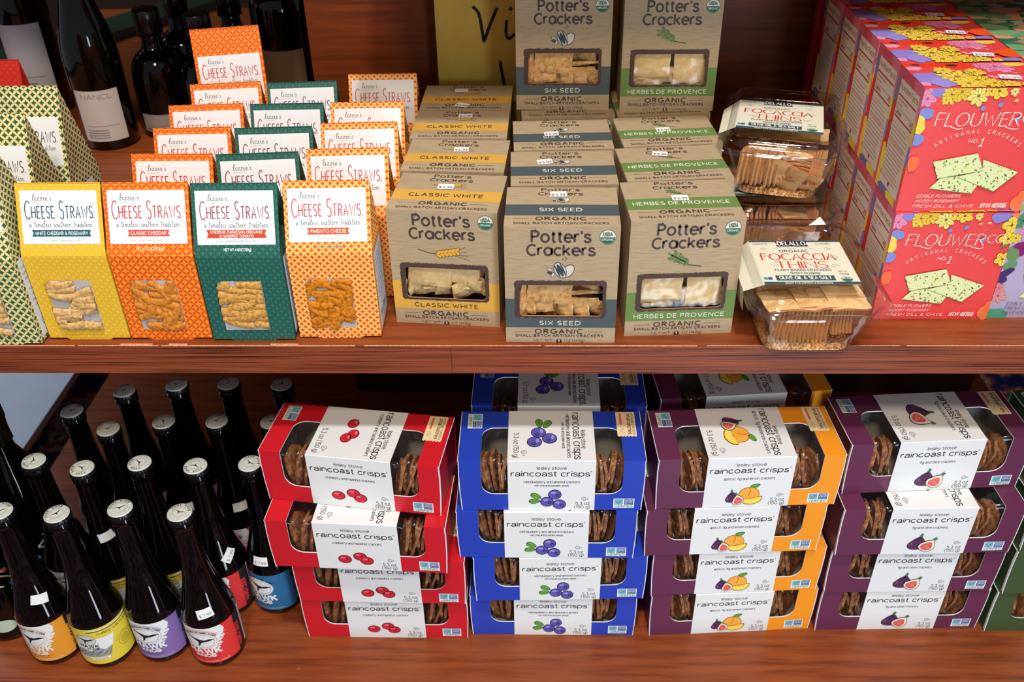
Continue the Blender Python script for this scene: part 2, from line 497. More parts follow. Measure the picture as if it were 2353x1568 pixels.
class Art:
    """flat print: polygons in metres, later laid on a face or round a cylinder"""

    def __init__(s):
        s.items = []
        s.T = [np.eye(3)]

    def push(s, x=0, y=0, sc=1.0, rot=0.0, sy=None):
        c, n = math.cos(math.radians(rot)), math.sin(math.radians(rot))
        sy = sc if sy is None else sy
        M = np.array([[c * sc, -n * sy, x], [n * sc, c * sy, y], [0, 0, 1]])
        s.T.append(s.T[-1] @ M)

    def pop(s):
        s.T.pop()

    def raw(s, v, f, mat, lay):
        if len(v) == 0:
            return
        v = np.asarray(v, float)
        M = s.T[-1]
        w = v @ M[:2, :2].T + M[:2, 2]
        s.items.append((w, f, mat, lay))

    def poly(s, pts, mat, lay=1):
        tri = tessellate_polygon([[Vector((p[0], p[1], 0)) for p in pts]])
        s.raw(pts, [tuple(t) for t in tri], mat, lay)

    def rect(s, x0, y0, x1, y1, mat, lay=1):
        s.raw([(x0, y0), (x1, y0), (x1, y1), (x0, y1)], [(0, 1, 2, 3)], mat, lay)

    def ell(s, x, y, rx, ry, mat, lay=1, n=24, rot=0.0, a0=0, a1=360):
        c, q = math.cos(math.radians(rot)), math.sin(math.radians(rot))
        p = arc(0, 0, rx, ry, a0, a1, n)
        if a1 - a0 >= 360:
            p = p[:-1]
        p = [(x + u * c - v * q, y + u * q + v * c) for u, v in p]
        s.poly(p, mat, lay)

    def line(s, pts, w, mat, lay=1, nib=None, sm=False):
        if sm:
            pts = smooth_pts(pts)
        P = np.array(pts, float)
        if len(P) < 2:
            return
        closed = np.allclose(P[0], P[-1]) and len(P) > 3
        d = np.diff(P, axis=0)
        d /= np.maximum(np.linalg.norm(d, axis=1, keepdims=True), 1e-12)
        vs, fs = [], []
        for i in range(len(P)):
            if closed and i in (0, len(P) - 1):
                da, db = d[-1], d[0]
            else:
                da, db = d[max(i - 1, 0)], d[min(i, len(d) - 1)]
            t = da + db
            ln = np.linalg.norm(t)
            t = da if ln < 1e-6 else t / ln
            n = np.array([-t[1], t[0]])
            k = 1 / max(0.45, abs(t @ da))
            ww = w if nib is None else w * (nib + (1 - nib) * abs(t[1]))
            vs += [P[i] + n * ww / 2 * k, P[i] - n * ww / 2 * k]
        for i in range(len(P) - 1):
            fs.append((2 * i, 2 * i + 1, 2 * i + 3, 2 * i + 2))
        s.raw(vs, fs, mat, lay)

    def text(s, t, x, y, h, mat, lay=2, width=None, bold=0.0, shear=0.0, space=1.0, al='C', rot=0.0, res=2):
        if not all(ch in SANS for ch in t):
            return s.text_builtin(t, x, y, h, mat, lay, width, bold, shear, space, al, rot, res)
        gap = (.19 if t.upper() == t else .155) * space + bold * .8
        X, st = 0.0, []
        for ch in t:
            adv, ps = SANS[ch]
            for p in ps:
                st.append([(X + a, b) for a, b in p])
            X += adv + (gap if ch != ' ' else .02)
        X -= gap
        kx = width / X if width else h
        pen = h * (.122 + 2.2 * bold)
        off = {'C': X / 2, 'L': 0.0, 'R': X}[al]
        c, n = math.cos(math.radians(rot)), math.sin(math.radians(rot))
        V, Fc = [], []
        tmp = Art()
        for p in st:
            q = []
            for a, b in p:
                u, v = (a - off) * kx + b * h * shear, b * h
                q.append((x + u * c - v * n, y + u * n + v * c))
            tmp.line(q, pen, mat)
        for v, f, _, _ in tmp.items:
            o = len(V)
            V += [tuple(r) for r in v]
            Fc += [tuple(i + o for i in g) for g in f]
        s.raw(V, Fc, mat, lay)

    def text_builtin(s, t, x, y, h, mat, lay=2, width=None, bold=0.0, shear=0.0, space=1.0, al='C', rot=0.0, res=2):
        v, f = glyphs(t, bold, space, res)
        if len(v) == 0:
            return
        sy = h / 0.70
        w0 = v[:, 0].max()
        sx = (width / w0) if width else sy
        q = np.stack([v[:, 0] * sx + v[:, 1] * sy * shear, v[:, 1] * sy], 1)
        ww = w0 * sx
        q[:, 0] -= {'C': ww / 2, 'L': 0, 'R': ww}[al]
        c, n = math.cos(math.radians(rot)), math.sin(math.radians(rot))
        q = np.stack([x + q[:, 0] * c - q[:, 1] * n, y + q[:, 0] * n + q[:, 1] * c], 1)
        s.raw(q, f, mat, lay)

    def strokes(s, t, x, y, h, w, mat, lay=2, width=None, font=CAPS, gap=0.16, big=None, bigh=1.45, nib=None, serif=0.0, sx=1.0, shear=0.0, sm=False, track=0.0):
        """own pen-stroke lettering; `big` lists indices drawn as tall initials"""
        X, out = 0.0, []
        for i, ch in enumerate(t):
            adv, st = font[ch]
            k = bigh if big and i in big else 1.0
            kx = k ** 0.5
            for p in st:
                pp = [(X + a * sx * kx, b * k - (0.0 if k == 1 else 0.06 * k)) for a, b in p]
                out.append(pp)
            X += (adv * kx * sx + gap + track)
        X -= gap
        kx = (width / X) if width else h
        for p in out:
            q = [(x - X * kx / 2 + a * kx + b * h * shear, y + b * h) for a, b in p]
            s.line(q, w, mat, lay, nib, sm)
            if serif:
                for e, ne in ((q[0], q[1]), (q[-1], q[-2])):
                    if abs(e[0] - ne[0]) < abs(e[1] - ne[1]) * 1.2 and len(q) < 6:
                        s.line([(e[0] - serif, e[1]), (e[0] + serif, e[1])], w * 0.4, mat, lay)

    def ring_text(s, t, cx, cy, r, h, mat, a_mid, lay=2, step=None, bold=0.0, inside=False, ry=None):
        n = len(t)
        step = step or h * 1.15 / r * 180 / PI
        for i, ch in enumerate(t):
            if ch == ' ':
                continue
            k = (i - (n - 1) / 2) * step
            a = a_mid + k if inside else a_mid - k
            ar = math.radians(a)
            rot = a + 90 if inside else a - 90
            s.text(ch, cx + r * math.cos(ar), cy + (ry or r) * math.sin(ar), h, mat, lay, bold=bold, rot=rot, res=1)

    def emit(s, mb, F, eps=0.00013, curve=None, h0=0.0):
        for v, f, mat, lay in s.items:
            fs2, vs2 = [], []
            for fc in f:
                p = v[list(fc)]
                ar = 0.0
                for i in range(len(p)):
                    j = (i + 1) % len(p)
                    ar += p[i, 0] * p[j, 1] - p[j, 0] * p[i, 1]
                if ar < 0:
                    p = p[::-1]
                parts = [p]
                if curve:
                    lo, hi = p[:, 0].min(), p[:, 0].max()
                    if hi - lo > curve:
                        parts = strips(p, curve)
                for q in parts:
                    o = len(vs2)
                    vs2 += [tuple(a) for a in q]
                    fs2.append(tuple(range(o, o + len(q))))
            mb.add([F(a, b, h0 + eps * lay) for a, b in vs2], fs2, mat, vs2)


def strips(p, w):
    out = []
    k0, k1 = math.floor(p[:, 0].min() / w), math.ceil(p[:, 0].max() / w)
    for k in range(k0, k1):
        q = [tuple(a) for a in p]
        for X, sgn in ((k * w, 1), ((k + 1) * w, -1)):
            r = []
            for i in range(len(q)):
                a, b = q[i], q[(i + 1) % len(q)]
                da, db = sgn * (a[0] - X), sgn * (b[0] - X)
                if da >= 0:
                    r.append(a)
                if (da > 0 > db) or (da < 0 < db):
                    t = da / (da - db)
                    r.append((a[0] + t * (b[0] - a[0]), a[1] + t * (b[1] - a[1])))
            q = r
            if not q:
                break
        if len(q) >= 3:
            out.append(np.array(q))
    return out


def rrect(x0, y0, x1, y1, r, n=5):
    return arc(x1 - r, y1 - r, r, r, 0, 90, n) + arc(x0 + r, y1 - r, r, r, 90, 180, n) + arc(x0 + r, y0 + r, r, r, 180, 270, n) + arc(x1 - r, y0 + r, r, r, 270, 360, n)


# ---------------------------------------------------------------- things
def thing(name, label, cat, loc=(0, 0, 0), rz=0.0, group=None):
    o = bpy.data.objects.new(name, None)
    o.empty_display_size = 0.02
    C.objects.link(o)
    put(o, loc, rz, label, cat, group)
    return o


def put(o, loc, rz, label, cat, group=None):
    o.location = loc
    o.rotation_euler = (0, 0, math.radians(rz))
    o['label'] = label
    o['category'] = cat
    if group:
        o['group'] = group
    elif 'group' in o:
        del o['group']
    return o


def dup(root, parent=None):
    c = root.copy()
    C.objects.link(c)
    if parent:
        c.parent = parent
    for ch in list(root.children):
        dup(ch, c)
    return c


class Kind:
    """first use hands out the prototype itself, later uses copies of it and of each part"""

    def __init__(s, root, n_parts=None):
        s.root, s.used = root, False
        s.kids = None

    def get(s):
        if not s.used:
            s.used = True
            s.kids = list(s.root.children)
            return s.root
        c = s.root.copy()
        C.objects.link(c)
        for ch in s.kids:
            dup(ch, c)
        return c


def structure(o):
    o['kind'] = 'structure'
    return o


def price_tag(parent, F, x, y, w, h, txt, rot=0.0, hh=0.0005, name='price_sticker'):
    a = Art()
    a.push(x, y, 1, rot)
    a.rect(-w / 2, -h / 2, w / 2, h / 2, 'paper_white', 1)
    if txt:
        a.text(txt, 0, -h * 0.32, h * 0.36, ink((70, 74, 82)), 2, width=w * 0.8, res=1)
    a.pop()
    mb = MB()
    a.emit(mb, F, h0=hh)
    return mb.build(name, parent)


RED_INK, DARK = (196, 62, 66), (58, 60, 66)
# ================================================================ the shelving
us = thing('display_shelf', 'reddish-brown wood shelf with a grained front edge, carrying the kraft and cheese straw boxes', 'shelf', (0, 0, 0))
ls = thing('display_shelf', 'lower reddish-brown wood shelf under the bottles and stacked crisp boxes', 'shelf', (0, 0, -.44))
ts = thing('display_shelf', 'wood shelf above the picture that shades the upper boxes', 'shelf', (0, 0, .371))
ns = thing('display_shelf', 'added wood board above the picture, shading the wine bottles', 'shelf', (-.8, .5, .40))  # unseen board, added to keep light off the bottles at the back left
bp = thing('back_panel', 'upright red-brown wood panel behind the upper shelf boxes', 'panel', (0, .485, 0))
lp = thing('back_panel', 'wood panel behind the stacked crisp boxes, coloured dark for the shade there', 'panel', (0, .485, -.44))
pl = thing('plinth', 'wood base under the lower shelf', 'base', (0, .05, -.90))


def board(name, x0, x1, y0, y1, z0, z1, mat, parent):
    b = MB()
    q = parent.location
    b.box(((x0 + x1) / 2 - q.x, (y0 + y1) / 2 - q.y, (z0 + z1) / 2 - q.z), (x1 - x0, y1 - y0, z1 - z0), mat)
    return b.build(name, parent)


board('shelf_board', -1.0, 0.95, 0.0012, 1.3, -0.0362, 0.0, 'shelf_wood', us)
board('edge_band', -1.0, -0.0927, -0.0008, 0.0012, -0.0365, -0.0003, 'edge_band', us)
board('edge_band', -0.0922, 0.95, -0.0010, 0.0012, -0.0362, -0.0003, 'edge_band', us)
rg = random.Random(4)
b = MB()
xs = -1.0
while xs < 0.95:
    w = rg.uniform(.06, .22)
    b.box((xs + w / 2, -0.0004, -0.0003), (w, rg.uniform(.0010, .0013), 0.0007), 'raw_edge')
    xs += w + rg.uniform(0, .012)
for xs, w in ((-.43, .035), (-.385, .02), (-.27, .03)):
    b.box((xs, 0.001, 0.0001), (w, .0034, 0.0006), 'raw_edge')
o = b.build('chipped_edge', us)
o['label'] = 'pale chipped edge'
board('shelf_board', -0.778, 0.782, -0.103, 0.9, -0.476, -0.44, 'shelf_wood', ls)
board('edge_band', -0.778, 0.782, -0.105, -0.103, -0.476, -0.4403, 'edge_band', ls)
board('shelf_board', -0.20, 0.95, 0.18, 0.485, 0.371, 0.395, 'shelf_wood', ts)
board('shelf_board', -1.05, -0.325, 0.44, 1.3, 0.335, 0.355, 'shelf_wood', ns)
board('panel', -0.317, 0.62, 0.485, 0.503, 0.0, 0.95, 'panel_wood', bp)
board('panel', -0.317, 0.745, 0.485, 0.503, -0.44, -0.0362, 'panel_wood_shaded', lp)
board('body', -0.70, 0.70, 0.05, 0.85, -0.90, -0.476, 'panel_wood', pl)

b = MB()
b.box((0, 0, -0.91), (8, 8, 0.02), 'carpet_navy')
structure(b.build('floor'))
b = MB()
b.box((0.3, 2.6, 0.9), (8, 0.05, 3.6), 'wall_dark')
structure(b.build('wall_back'))

o = thing('table', 'pale white tabletop at floor level left of the lower shelf, over the patterned carpet', 'table', (-1.5, .95, -.90))
b = MB()
b.box((-.125, 0, .292), (.83, .94, .016), 'box_white')
b.box((.4065, 0, .292), (.231, .94, .016), 'box_white')
b.build('tabletop', o)
b = MB()
b.box((-.1, 0, .142), (.10, .50, .284), 'box_white')
b.build('leg', o)
rg = random.Random(7)

# yellow sign behind the kraft boxes
sg = thing('sign', 'yellow card sign with black handwritten letters behind the kraft cracker boxes', 'sign', (-0.135, 0.435, 0.0))
b = MB()
b.box((0.12, 0.004, 0.17), (0.24, 0.003, 0.34), 'sign_yellow')
a = Art()
a.line([(.050, .232), (.058, .222), (.062, .196), (.064, .188), (.071, .206), (.082, .230)], .0042, ink((14, 12, 12)), 1, sm=True)
a.line([(.094, .214), (.093, .196), (.097, .190), (.104, .196)], .0040, ink((14, 12, 12)), 1, sm=True)
a.line([(.098, .227), (.101, .230)], .0042, ink((14, 12, 12)), 1)
a.line([(.084, .160), (.087, .140), (.092, .112)], .0042, ink((14, 12, 12)), 1, sm=True)
a.line([(.118, .160), (.120, .112)], .0040, ink((14, 12, 12)), 1)
a.emit(b, face((0, 0.0024, 0), (1, 0, 0), (0, 0, 1)))
b.build('card', sg)

# ================================================================ cheese straw boxes
LW, LD, LZ = .0872, .062, .103


def straw_picture(mat, seed, parent, white):
    """printed tray of cheese straws in low relief"""
    r = random.Random(seed)
    x0, y0, x1, y1 = .0155, .0140, .0625, .0745
    F = face((0, 0, 0), (1, 0, 0), (0, 0, 1))
    b = MB()
    b.panel(F, [(x0, y0), (x1, y0), (x1, y1), (x0 + .006, y1), (x0 + .001, y1 - .003), (x0, y1 - .010)], 'picture_tray', h=.0002)
    k = 0
    for j in range(32):
        row = j % 9
        cxx = r.uniform(x0, x1)
        cyy = y0 + .004 + row * .0066 + r.uniform(-.002, .002)
        if row < 2 and r.random() < .6:
            continue
        L = r.uniform(.020, .034)
        w = r.uniform(.0085, .0118)
        an = r.choice([r.uniform(-.35, .25), r.uniform(-.3, .3), r.uniform(.7, 1.2), r.uniform(-1, -.6)]) if white else r.uniform(-.3, .3)
        n, m_ = 12, 6
        vs, fs = [], []
        cu = r.uniform(-.004, .004)
        for i in range(n + 1):
            t = i / n - .5
            end = 1 - max(0, abs(t) - .46) * 8
            for q in range(m_ + 1):
                s = q / m_ * 2 - 1
                x = t * L
                y = s * w / 2 * end + cu * (t * t * 4 - .5) + r.uniform(-.0003, .0003)
                hh = .0004 + k * .00006 + .0021 * math.sqrt(max(0, 1 - s * s)) + (.0004 if q % 2 else 0) * (1 - abs(s))
                X = cxx + x * math.cos(an) - y * math.sin(an)
                Y = cyy + x * math.sin(an) + y * math.cos(an)
                X, Y = min(max(X, x0), x1), min(max(Y, y0), y1)
                if X < x0 + .006 and Y > y1 - .006:
                    X = max(X, x0 + (Y - (y1 - .006)))
                vs.append(F(X, Y, hh))
        for i in range(n):
            for q in range(m_):
                a0 = i * (m_ + 1) + q
                fs.append((a0, a0 + m_ + 1, a0 + m_ + 2, a0 + 1))
        b.add(vs, fs, mat, smooth=True)
        k += 1
    o = b.build('picture', parent)
    o['label'] = 'picture of cheese straws'
    return o


flat('picture_tray', (190, 186, 188), 0.5, 0.2)


def straw_box(lat, straw, title, ribbon, rib_col, net, seed, yr=.0305, zr=.170, d=LD):
    root = thing('cheese_straw_box', 'x', 'box')
    w, z = LW, LZ
    mb = MB()
    Ff = face((0, 0, 0), (1, 0, 0), (0, 0, 1))
    mb.panel(Ff, [(0, .0022), (.018, .0022), (.022, 0), (w - .022, 0), (w - .018, .0022), (w, .0022), (w, z), (0, z)], lat)
    Fu = face((0, 0, z), (1, 0, 0), (0, yr, zr - z))
    sl = math.hypot(yr, zr - z)
    mb.panel(Fu, [(0, 0), (w, 0), (w, sl), (0, sl)], lat, off=(0, z))
    Fb = face((w, d, 0), (-1, 0, 0), (0, 0, 1))
    mb.panel(Fb, [(0, .0022), (w, .0022), (w, z), (0, z)], lat)
    yb = d - yr
    Fbu = face((w, d, z), (-1, 0, 0), (0, -yb, zr - z))
    mb.panel(Fbu, [(0, 0), (w, 0), (w, math.hypot(yb, zr - z)), (0, math.hypot(yb, zr - z))], lat, off=(0, z))
    mb.panel(face((0, d, .0022), (1, 0, 0), (0, -1, 0)), [(0, 0), (w, 0), (w, d), (0, d)], 'white_card')
    for s in (0, 1):
        X = w * s
        Fs = face((X, 0 if s else d, 0), (0, 1 if s else -1, 0), (0, 0, 1))
        mb.panel(Fs, [(0, .0022), (d, .0022), (d, z), (0, z)], lat)
        A, B, R = Vector((X, 0, z)), Vector((X, d, z)), Vector((X, yr, zr))
        M = Vector((X - (.010 if zr < .2 else .0015) * (1 if s else -1), d * .5, z + .022))
        for p in ((A, B, M), (B, R, M), (R, A, M)):
            if not s:
                p = p[::-1]
            mb.add(p, [(0, 1, 2)], lat, [(q[1], q[2]) for q in p])
        # raw white fold along the flap edge
    mb.box((w / 2, yr, zr), (w, .0010, .0010), lat)
    mb.build('carton', root)
    # white side panel with its story text
    a = Art()
    a.rect(.007, .006, .056, .0985, 'white_card', 1)
    for i, t in enumerate(("Lizzie's Cheese Straws", 'contain no preservatives', 'an all natural recipe', 'no trans fat', 'no artificial colors', 'or flavors added', 'Made by hand in small', 'batches every day')):
        a.text(t, .0315, .088 - i * .0066, .0026, ink((110, 116, 126)), 2, width=.020 + .0010 * len(t), res=1)
    a.strokes('CHEESE STRAWS', .0315, .018, .0060, .0006, ink((70, 84, 92)), 2, width=.034, big=(0, 7))
    a.text('www.LizziesCheeseStraws.com', .0315, .0105, .0020, ink((120, 126, 136)), 2, width=.034, res=1)
    for s in (0, 1):
        mb = MB()
        a.emit(mb, face((w * s, 0 if s else d, 0), (0, 1 if s else -1, 0), (0, 0, 1)))
        mb.build('side_panel', root)
    # white label on the sloping front
    a = Art()
    a.push(.0040, .0125 if zr < .2 else .0300)
    K = ink(title)
    a.rect(0, 0, .079, .054, 'white_card', 1)
    a.strokes("lizzie's", .0226, .0440, .0062, .00042, ink((84, 90, 96)), 2, width=.0195, font=SCRIPT, gap=.05, sm=True, shear=.12)
    a.line([(.0125, .0416), (.018, .0414), (.0255, .0426)], .0003, ink((200, 186, 130)), 2)
    a.strokes('CHEESE STRAWS', .0388, .0262, .0118, .00098, K, 2, width=.0690, big=(0, 7), bigh=1.55, gap=.17, sx=.62)
    a.ell(.0748, .0266, .0006, .0006, K, 2, 10)
    a.strokes('a timeless southern tradition', .0400, .0172, .0064, .00040, ink((92, 98, 106)), 2, width=.0645, font=SCRIPT, gap=.07, sm=True, shear=.1)
    two = len(ribbon) == 2
    hw = .0305 if (two or len(ribbon[0]) > 18) else .0215
    y0, y1 = (.0066, .0150) if two else (.0076, .0143)
    ym = (y0 + y1) / 2
    cxr = .0400
    a.poly([(cxr - hw, y0), (cxr + hw, y0), (cxr + hw - .0018, ym), (cxr + hw, y1), (cxr - hw, y1), (cxr - hw + .0018, ym)], ink(rib_col), 2)
    wi = ink((246, 244, 240))
    if two:
        a.text(ribbon[0], cxr, ym + .0006, .0026, wi, 3, width=.0520, bold=.02, res=1)
        a.text(ribbon[1], cxr, ym - .0034, .0026, wi, 3, width=.0340, bold=.02, res=1)
    else:
        a.text(ribbon[0], cxr, ym - .0016, .0032, wi, 3, width=2 * hw - .007, bold=.02, res=1)
    a.text('www.LizziesCheeseStraws.com', cxr, .0026, .0018, ink((196, 190, 176) if not two else (130, 140, 150)), 2, width=.038, res=1)
    a.pop()
    if net:
        a.text('NET WT 4.6OZ (130g)', .0440, .0060, .0028, ink(net), 1, width=.0275, bold=.02, res=1)
    mb = MB()
    a.emit(mb, Fu)
    mb.build('label_panel', root)
    straw_picture(straw, seed, root, seed % 2 == 1)
    return Kind(root)


TEAL, ORR = (24, 96, 106), (226, 78, 40)
k_yellow = straw_box('lattice_yellow', 'straw_pale', (40, 86, 100), ['WHITE CHEDDAR & ROSEMARY'], TEAL, (226, 200, 120), 12)
k_orange = straw_box('lattice_orange', 'straw_cheddar', RED_INK, ['CLASSIC CHEDDAR'], (226, 80, 60), (250, 226, 200), 5)
k_green = straw_box('lattice_green', 'straw_herb', (142, 66, 84), ['CHEDDAR, PARMESAN, OREGANO', '& SUNDRIED TOMATO'], (206, 76, 46), (244, 246, 246), 8)
k_pim = straw_box('lattice_pimento', 'straw_pimento', (206, 72, 76), ['PIMENTO CHEESE'], (232, 84, 40), (150, 150, 150), 21)
k_cream = straw_box('lattice_cream', 'straw_pale', (70, 74, 80), ['WHITE CHEDDAR'], (62, 98, 62), None, 14, .036, .215, .0770)
k_otall = straw_box('lattice_orange', 'straw_cheddar', RED_INK, ['CLASSIC CHEDDAR'], (226, 80, 60), (250, 226, 200), 5, .036, .215)
k_red = straw_box('lattice_red', 'straw_cheddar', RED_INK, ['CLASSIC CHEDDAR'], (200, 40, 26), None, 5, .036, .215)


def stand(kind, x, y, rz, label, cat, group=None, z=0.0):
    o = kind.get()
    put(o, (x, y, z), rz, label, cat, group)
    return o


def by_ridge(x, y, rz, yr=.0305):
    r = math.radians(rz)
    return x + math.sin(r) * yr, y - math.cos(r) * yr


G = 'orange cheese straw boxes standing in a row front to back'
stand(k_orange, -.4373, .0108, 0.3, 'front orange cheese straw box, second from left along the shelf edge', 'box', G)
for (x, y, r), lb in zip(((-.4328, .1112, .4), (-.4338, .1827, 2.5), (-.4387, .2525, 4.6), (-.4353, .3243, 7.6)),
                         ('orange cheese straw box, second from the front of its row', 'orange cheese straw box, third from the front of its row',
                          'orange cheese straw box, fourth from the front of its row', 'orange cheese straw box right in front of the tall orange one')):
    stand(k_orange, *by_ridge(x, y, r), r, lb, 'box', G)
stand(k_otall, *by_ridge(-.4504, .402, 13.3, .036), 13.3, 'tall orange cheese straw box at the very back of the orange row', 'box', G)
G = 'dark green cheese straw boxes standing in a row front to back'
stand(k_green, -.3472, .0085, .4, 'front dark green cheese straw box, third from left along the shelf edge', 'box', G)
for (x, y, r), lb in zip(((-.3416, .1094, 4.5), (-.3411, .1818, 3.2), (-.3423, .2563, 1.7), (-.3398, .3288, 4.5)),
                         ('dark green cheese straw box, second from the front of its row', 'dark green cheese straw box in the middle of its row of five',
                          'dark green cheese straw box, second from the back of its row', 'dark green cheese straw box at the back of its row')):
    stand(k_green, *by_ridge(x, y, r), r, lb, 'box', G)
G = 'yellow and red pimento cheese straw boxes standing in a row front to back'
stand(k_pim, -.2551, .0130, 1.2, 'front yellow-and-red patterned pimento cheese straw box at the shelf edge', 'box', G)
for (x, y, r), lb in zip(((-.2476, .1218, 2.6), (-.2462, .1945, 2.6), (-.2465, .2600, 1.2), (-.2418, .3586, 1.4)),
                         ('yellow-and-red patterned pimento box, second from the front of its row', 'yellow-and-red patterned pimento box in the middle of its row of five',
                          'yellow-and-red patterned pimento box, second from the back of its row', 'yellow-and-red patterned pimento box alone at the back against the wood panel')):
    stand(k_pim, *by_ridge(x, y, r), r, lb, 'box', G)
stand(k_yellow, -.5268, .0112, 0, 'bright yellow cheese straw box, leftmost with a white front label at the edge', 'box', None)
G = 'cream and green star patterned boxes at the left end'
for (x, y), lb in zip(((-.6190, .0010), (-.6236, .0800), (-.6236, .1610)),
                      ('cream box with green stars at the shelf edge, cut off by the picture edge', 'cream box with green stars in the middle of its row of three',
                       'cream box with green stars at the back of its row, beside the wine bottle')):
    stand(k_cream, x, y, 0, lb, 'box', G)
stand(k_red, -.709, .253, 0, 'plain red patterned box top behind the cream star boxes', 'box', None)

# ================================================================ kraft cracker boxes
PW, PH, PD = .1148, .1379, .0880
grainy('torn_brown', 'UV', (1, 1, 1), 60, [(0.3, L_((74, 54, 50))), (0.7, L_((88, 66, 60)))], 0.6, 0.2)


def torn(x0, y0, x1, y1, seed):
    r = random.Random(seed)
    p = []
    for q in rrect(x0, y0, x1, y1, .004, 4):
        p.append(q)
    out = []
    for i in range(len(p)):
        a0, b0 = p[i], p[(i + 1) % len(p)]
        n = max(1, int(math.hypot(b0[0] - a0[0], b0[1] - a0[1]) / .0016))
        for k in range(n):
            t = k / n
            j = r.uniform(-.0005, .0005)
            out.append((a0[0] + (b0[0] - a0[0]) * t + j, a0[1] + (b0[1] - a0[1]) * t + r.uniform(-.0005, .0005)))
    return out


TXT = (74, 60, 58)


def icon_wheat(a):
    k, y = ink((92, 70, 50)), ink((232, 172, 60))
    a.line([(-.021, .004), (-.012, .001), (-.004, 0)], .0006, k, 2, sm=True)
    for i in range(4):
        a.line([(.006 + i * .001, .002 - i * .001), (.018 + i * .001, .007 - i * .004)], .0003, k, 2)
    for i in range(6):
        for s in (-1, 1):
            x, yy = -.004 + i * .0030, s * .0013 + i * .0006
            a.ell(x, yy, .0030, .0016, k, 2, 14, 40 * s)
            a.ell(x, yy, .0025, .0012, y, 3, 14, 40 * s)


def icon_seed(a):
    k, w = ink((58, 66, 74)), ink((212, 204, 190))
    a.ell(.0055, -.0002, .0044, .0066, k, 2, 24, -32)
    a.ell(.0055, -.0002, .0038, .0059, w, 3, 24, -32)
    a.ell(-.0010, .0004, .0048, .0078, k, 4, 24, 24)
    a.ell(-.0010, .0004, .0043, .0072, w, 5, 24, 24)
    for o_, q in ((-.0022, .0008), (0, .0016), (.0022, .0008)):
        a.ell(-.0010 + o_, .0004 + o_ * .4, q, .0062, k, 6, 16, 24)
    for x, y, f in ((-.0095, .0010, w), (-.0092, -.0022, k), (-.0070, -.0040, w)):
        a.ell(x, y, .0026, .0013, k, 2, 14, -20 if y > -.003 else 70)
        a.ell(x, y, .0021, .0009, f, 3, 14, -20 if y > -.003 else 70)
    for x, y in ((.001, .0105), (.0028, .0098), (.0040, .0112), (.0030, .0124)):
        a.ell(x, y, .0005, .0005, k, 2, 8)


def icon_rosemary(a):
    k, g = ink((76, 96, 60)), ink((120, 146, 92))
    a.line([(-.008, .006), (0, -.0005), (.014, -.0035)], .0010, k, 2, sm=True)
    r = random.Random(3)
    for i in range(9):
        t = i / 9
        x, y = -.009 + t * .013, .0065 - t * .0075
        for an in (95 + r.uniform(-12, 12), 200 + r.uniform(-12, 12), 150):
            L = .0058 * (1 - .35 * t)
            ar = math.radians(an)
            a.line([(x, y), (x + L * math.cos(ar), y + L * math.sin(ar))], .0014, k, 2)
            a.line([(x, y), (x + L * .9 * math.cos(ar), y + L * .9 * math.sin(ar))], .0008, g, 3)


def usda(a, x, y, r):
    a.ell(x, y, r, r, ink((60, 60, 54)), 1)
    a.ell(x, y, r * .94, r * .94, ink((222, 218, 200)), 2)
    a.ell(x, y, r * .90, r * .90, ink((34, 106, 72)), 3, 24, 0, 180, 360)
    a.text('USDA', x, y + r * .18, r * .46, ink((44, 92, 66)), 4, width=r * 1.05, bold=.03)
    a.text('ORGANIC', x, y - r * .42, r * .26, ink((226, 230, 220)), 5, width=r * 1.35, bold=.02, res=1)


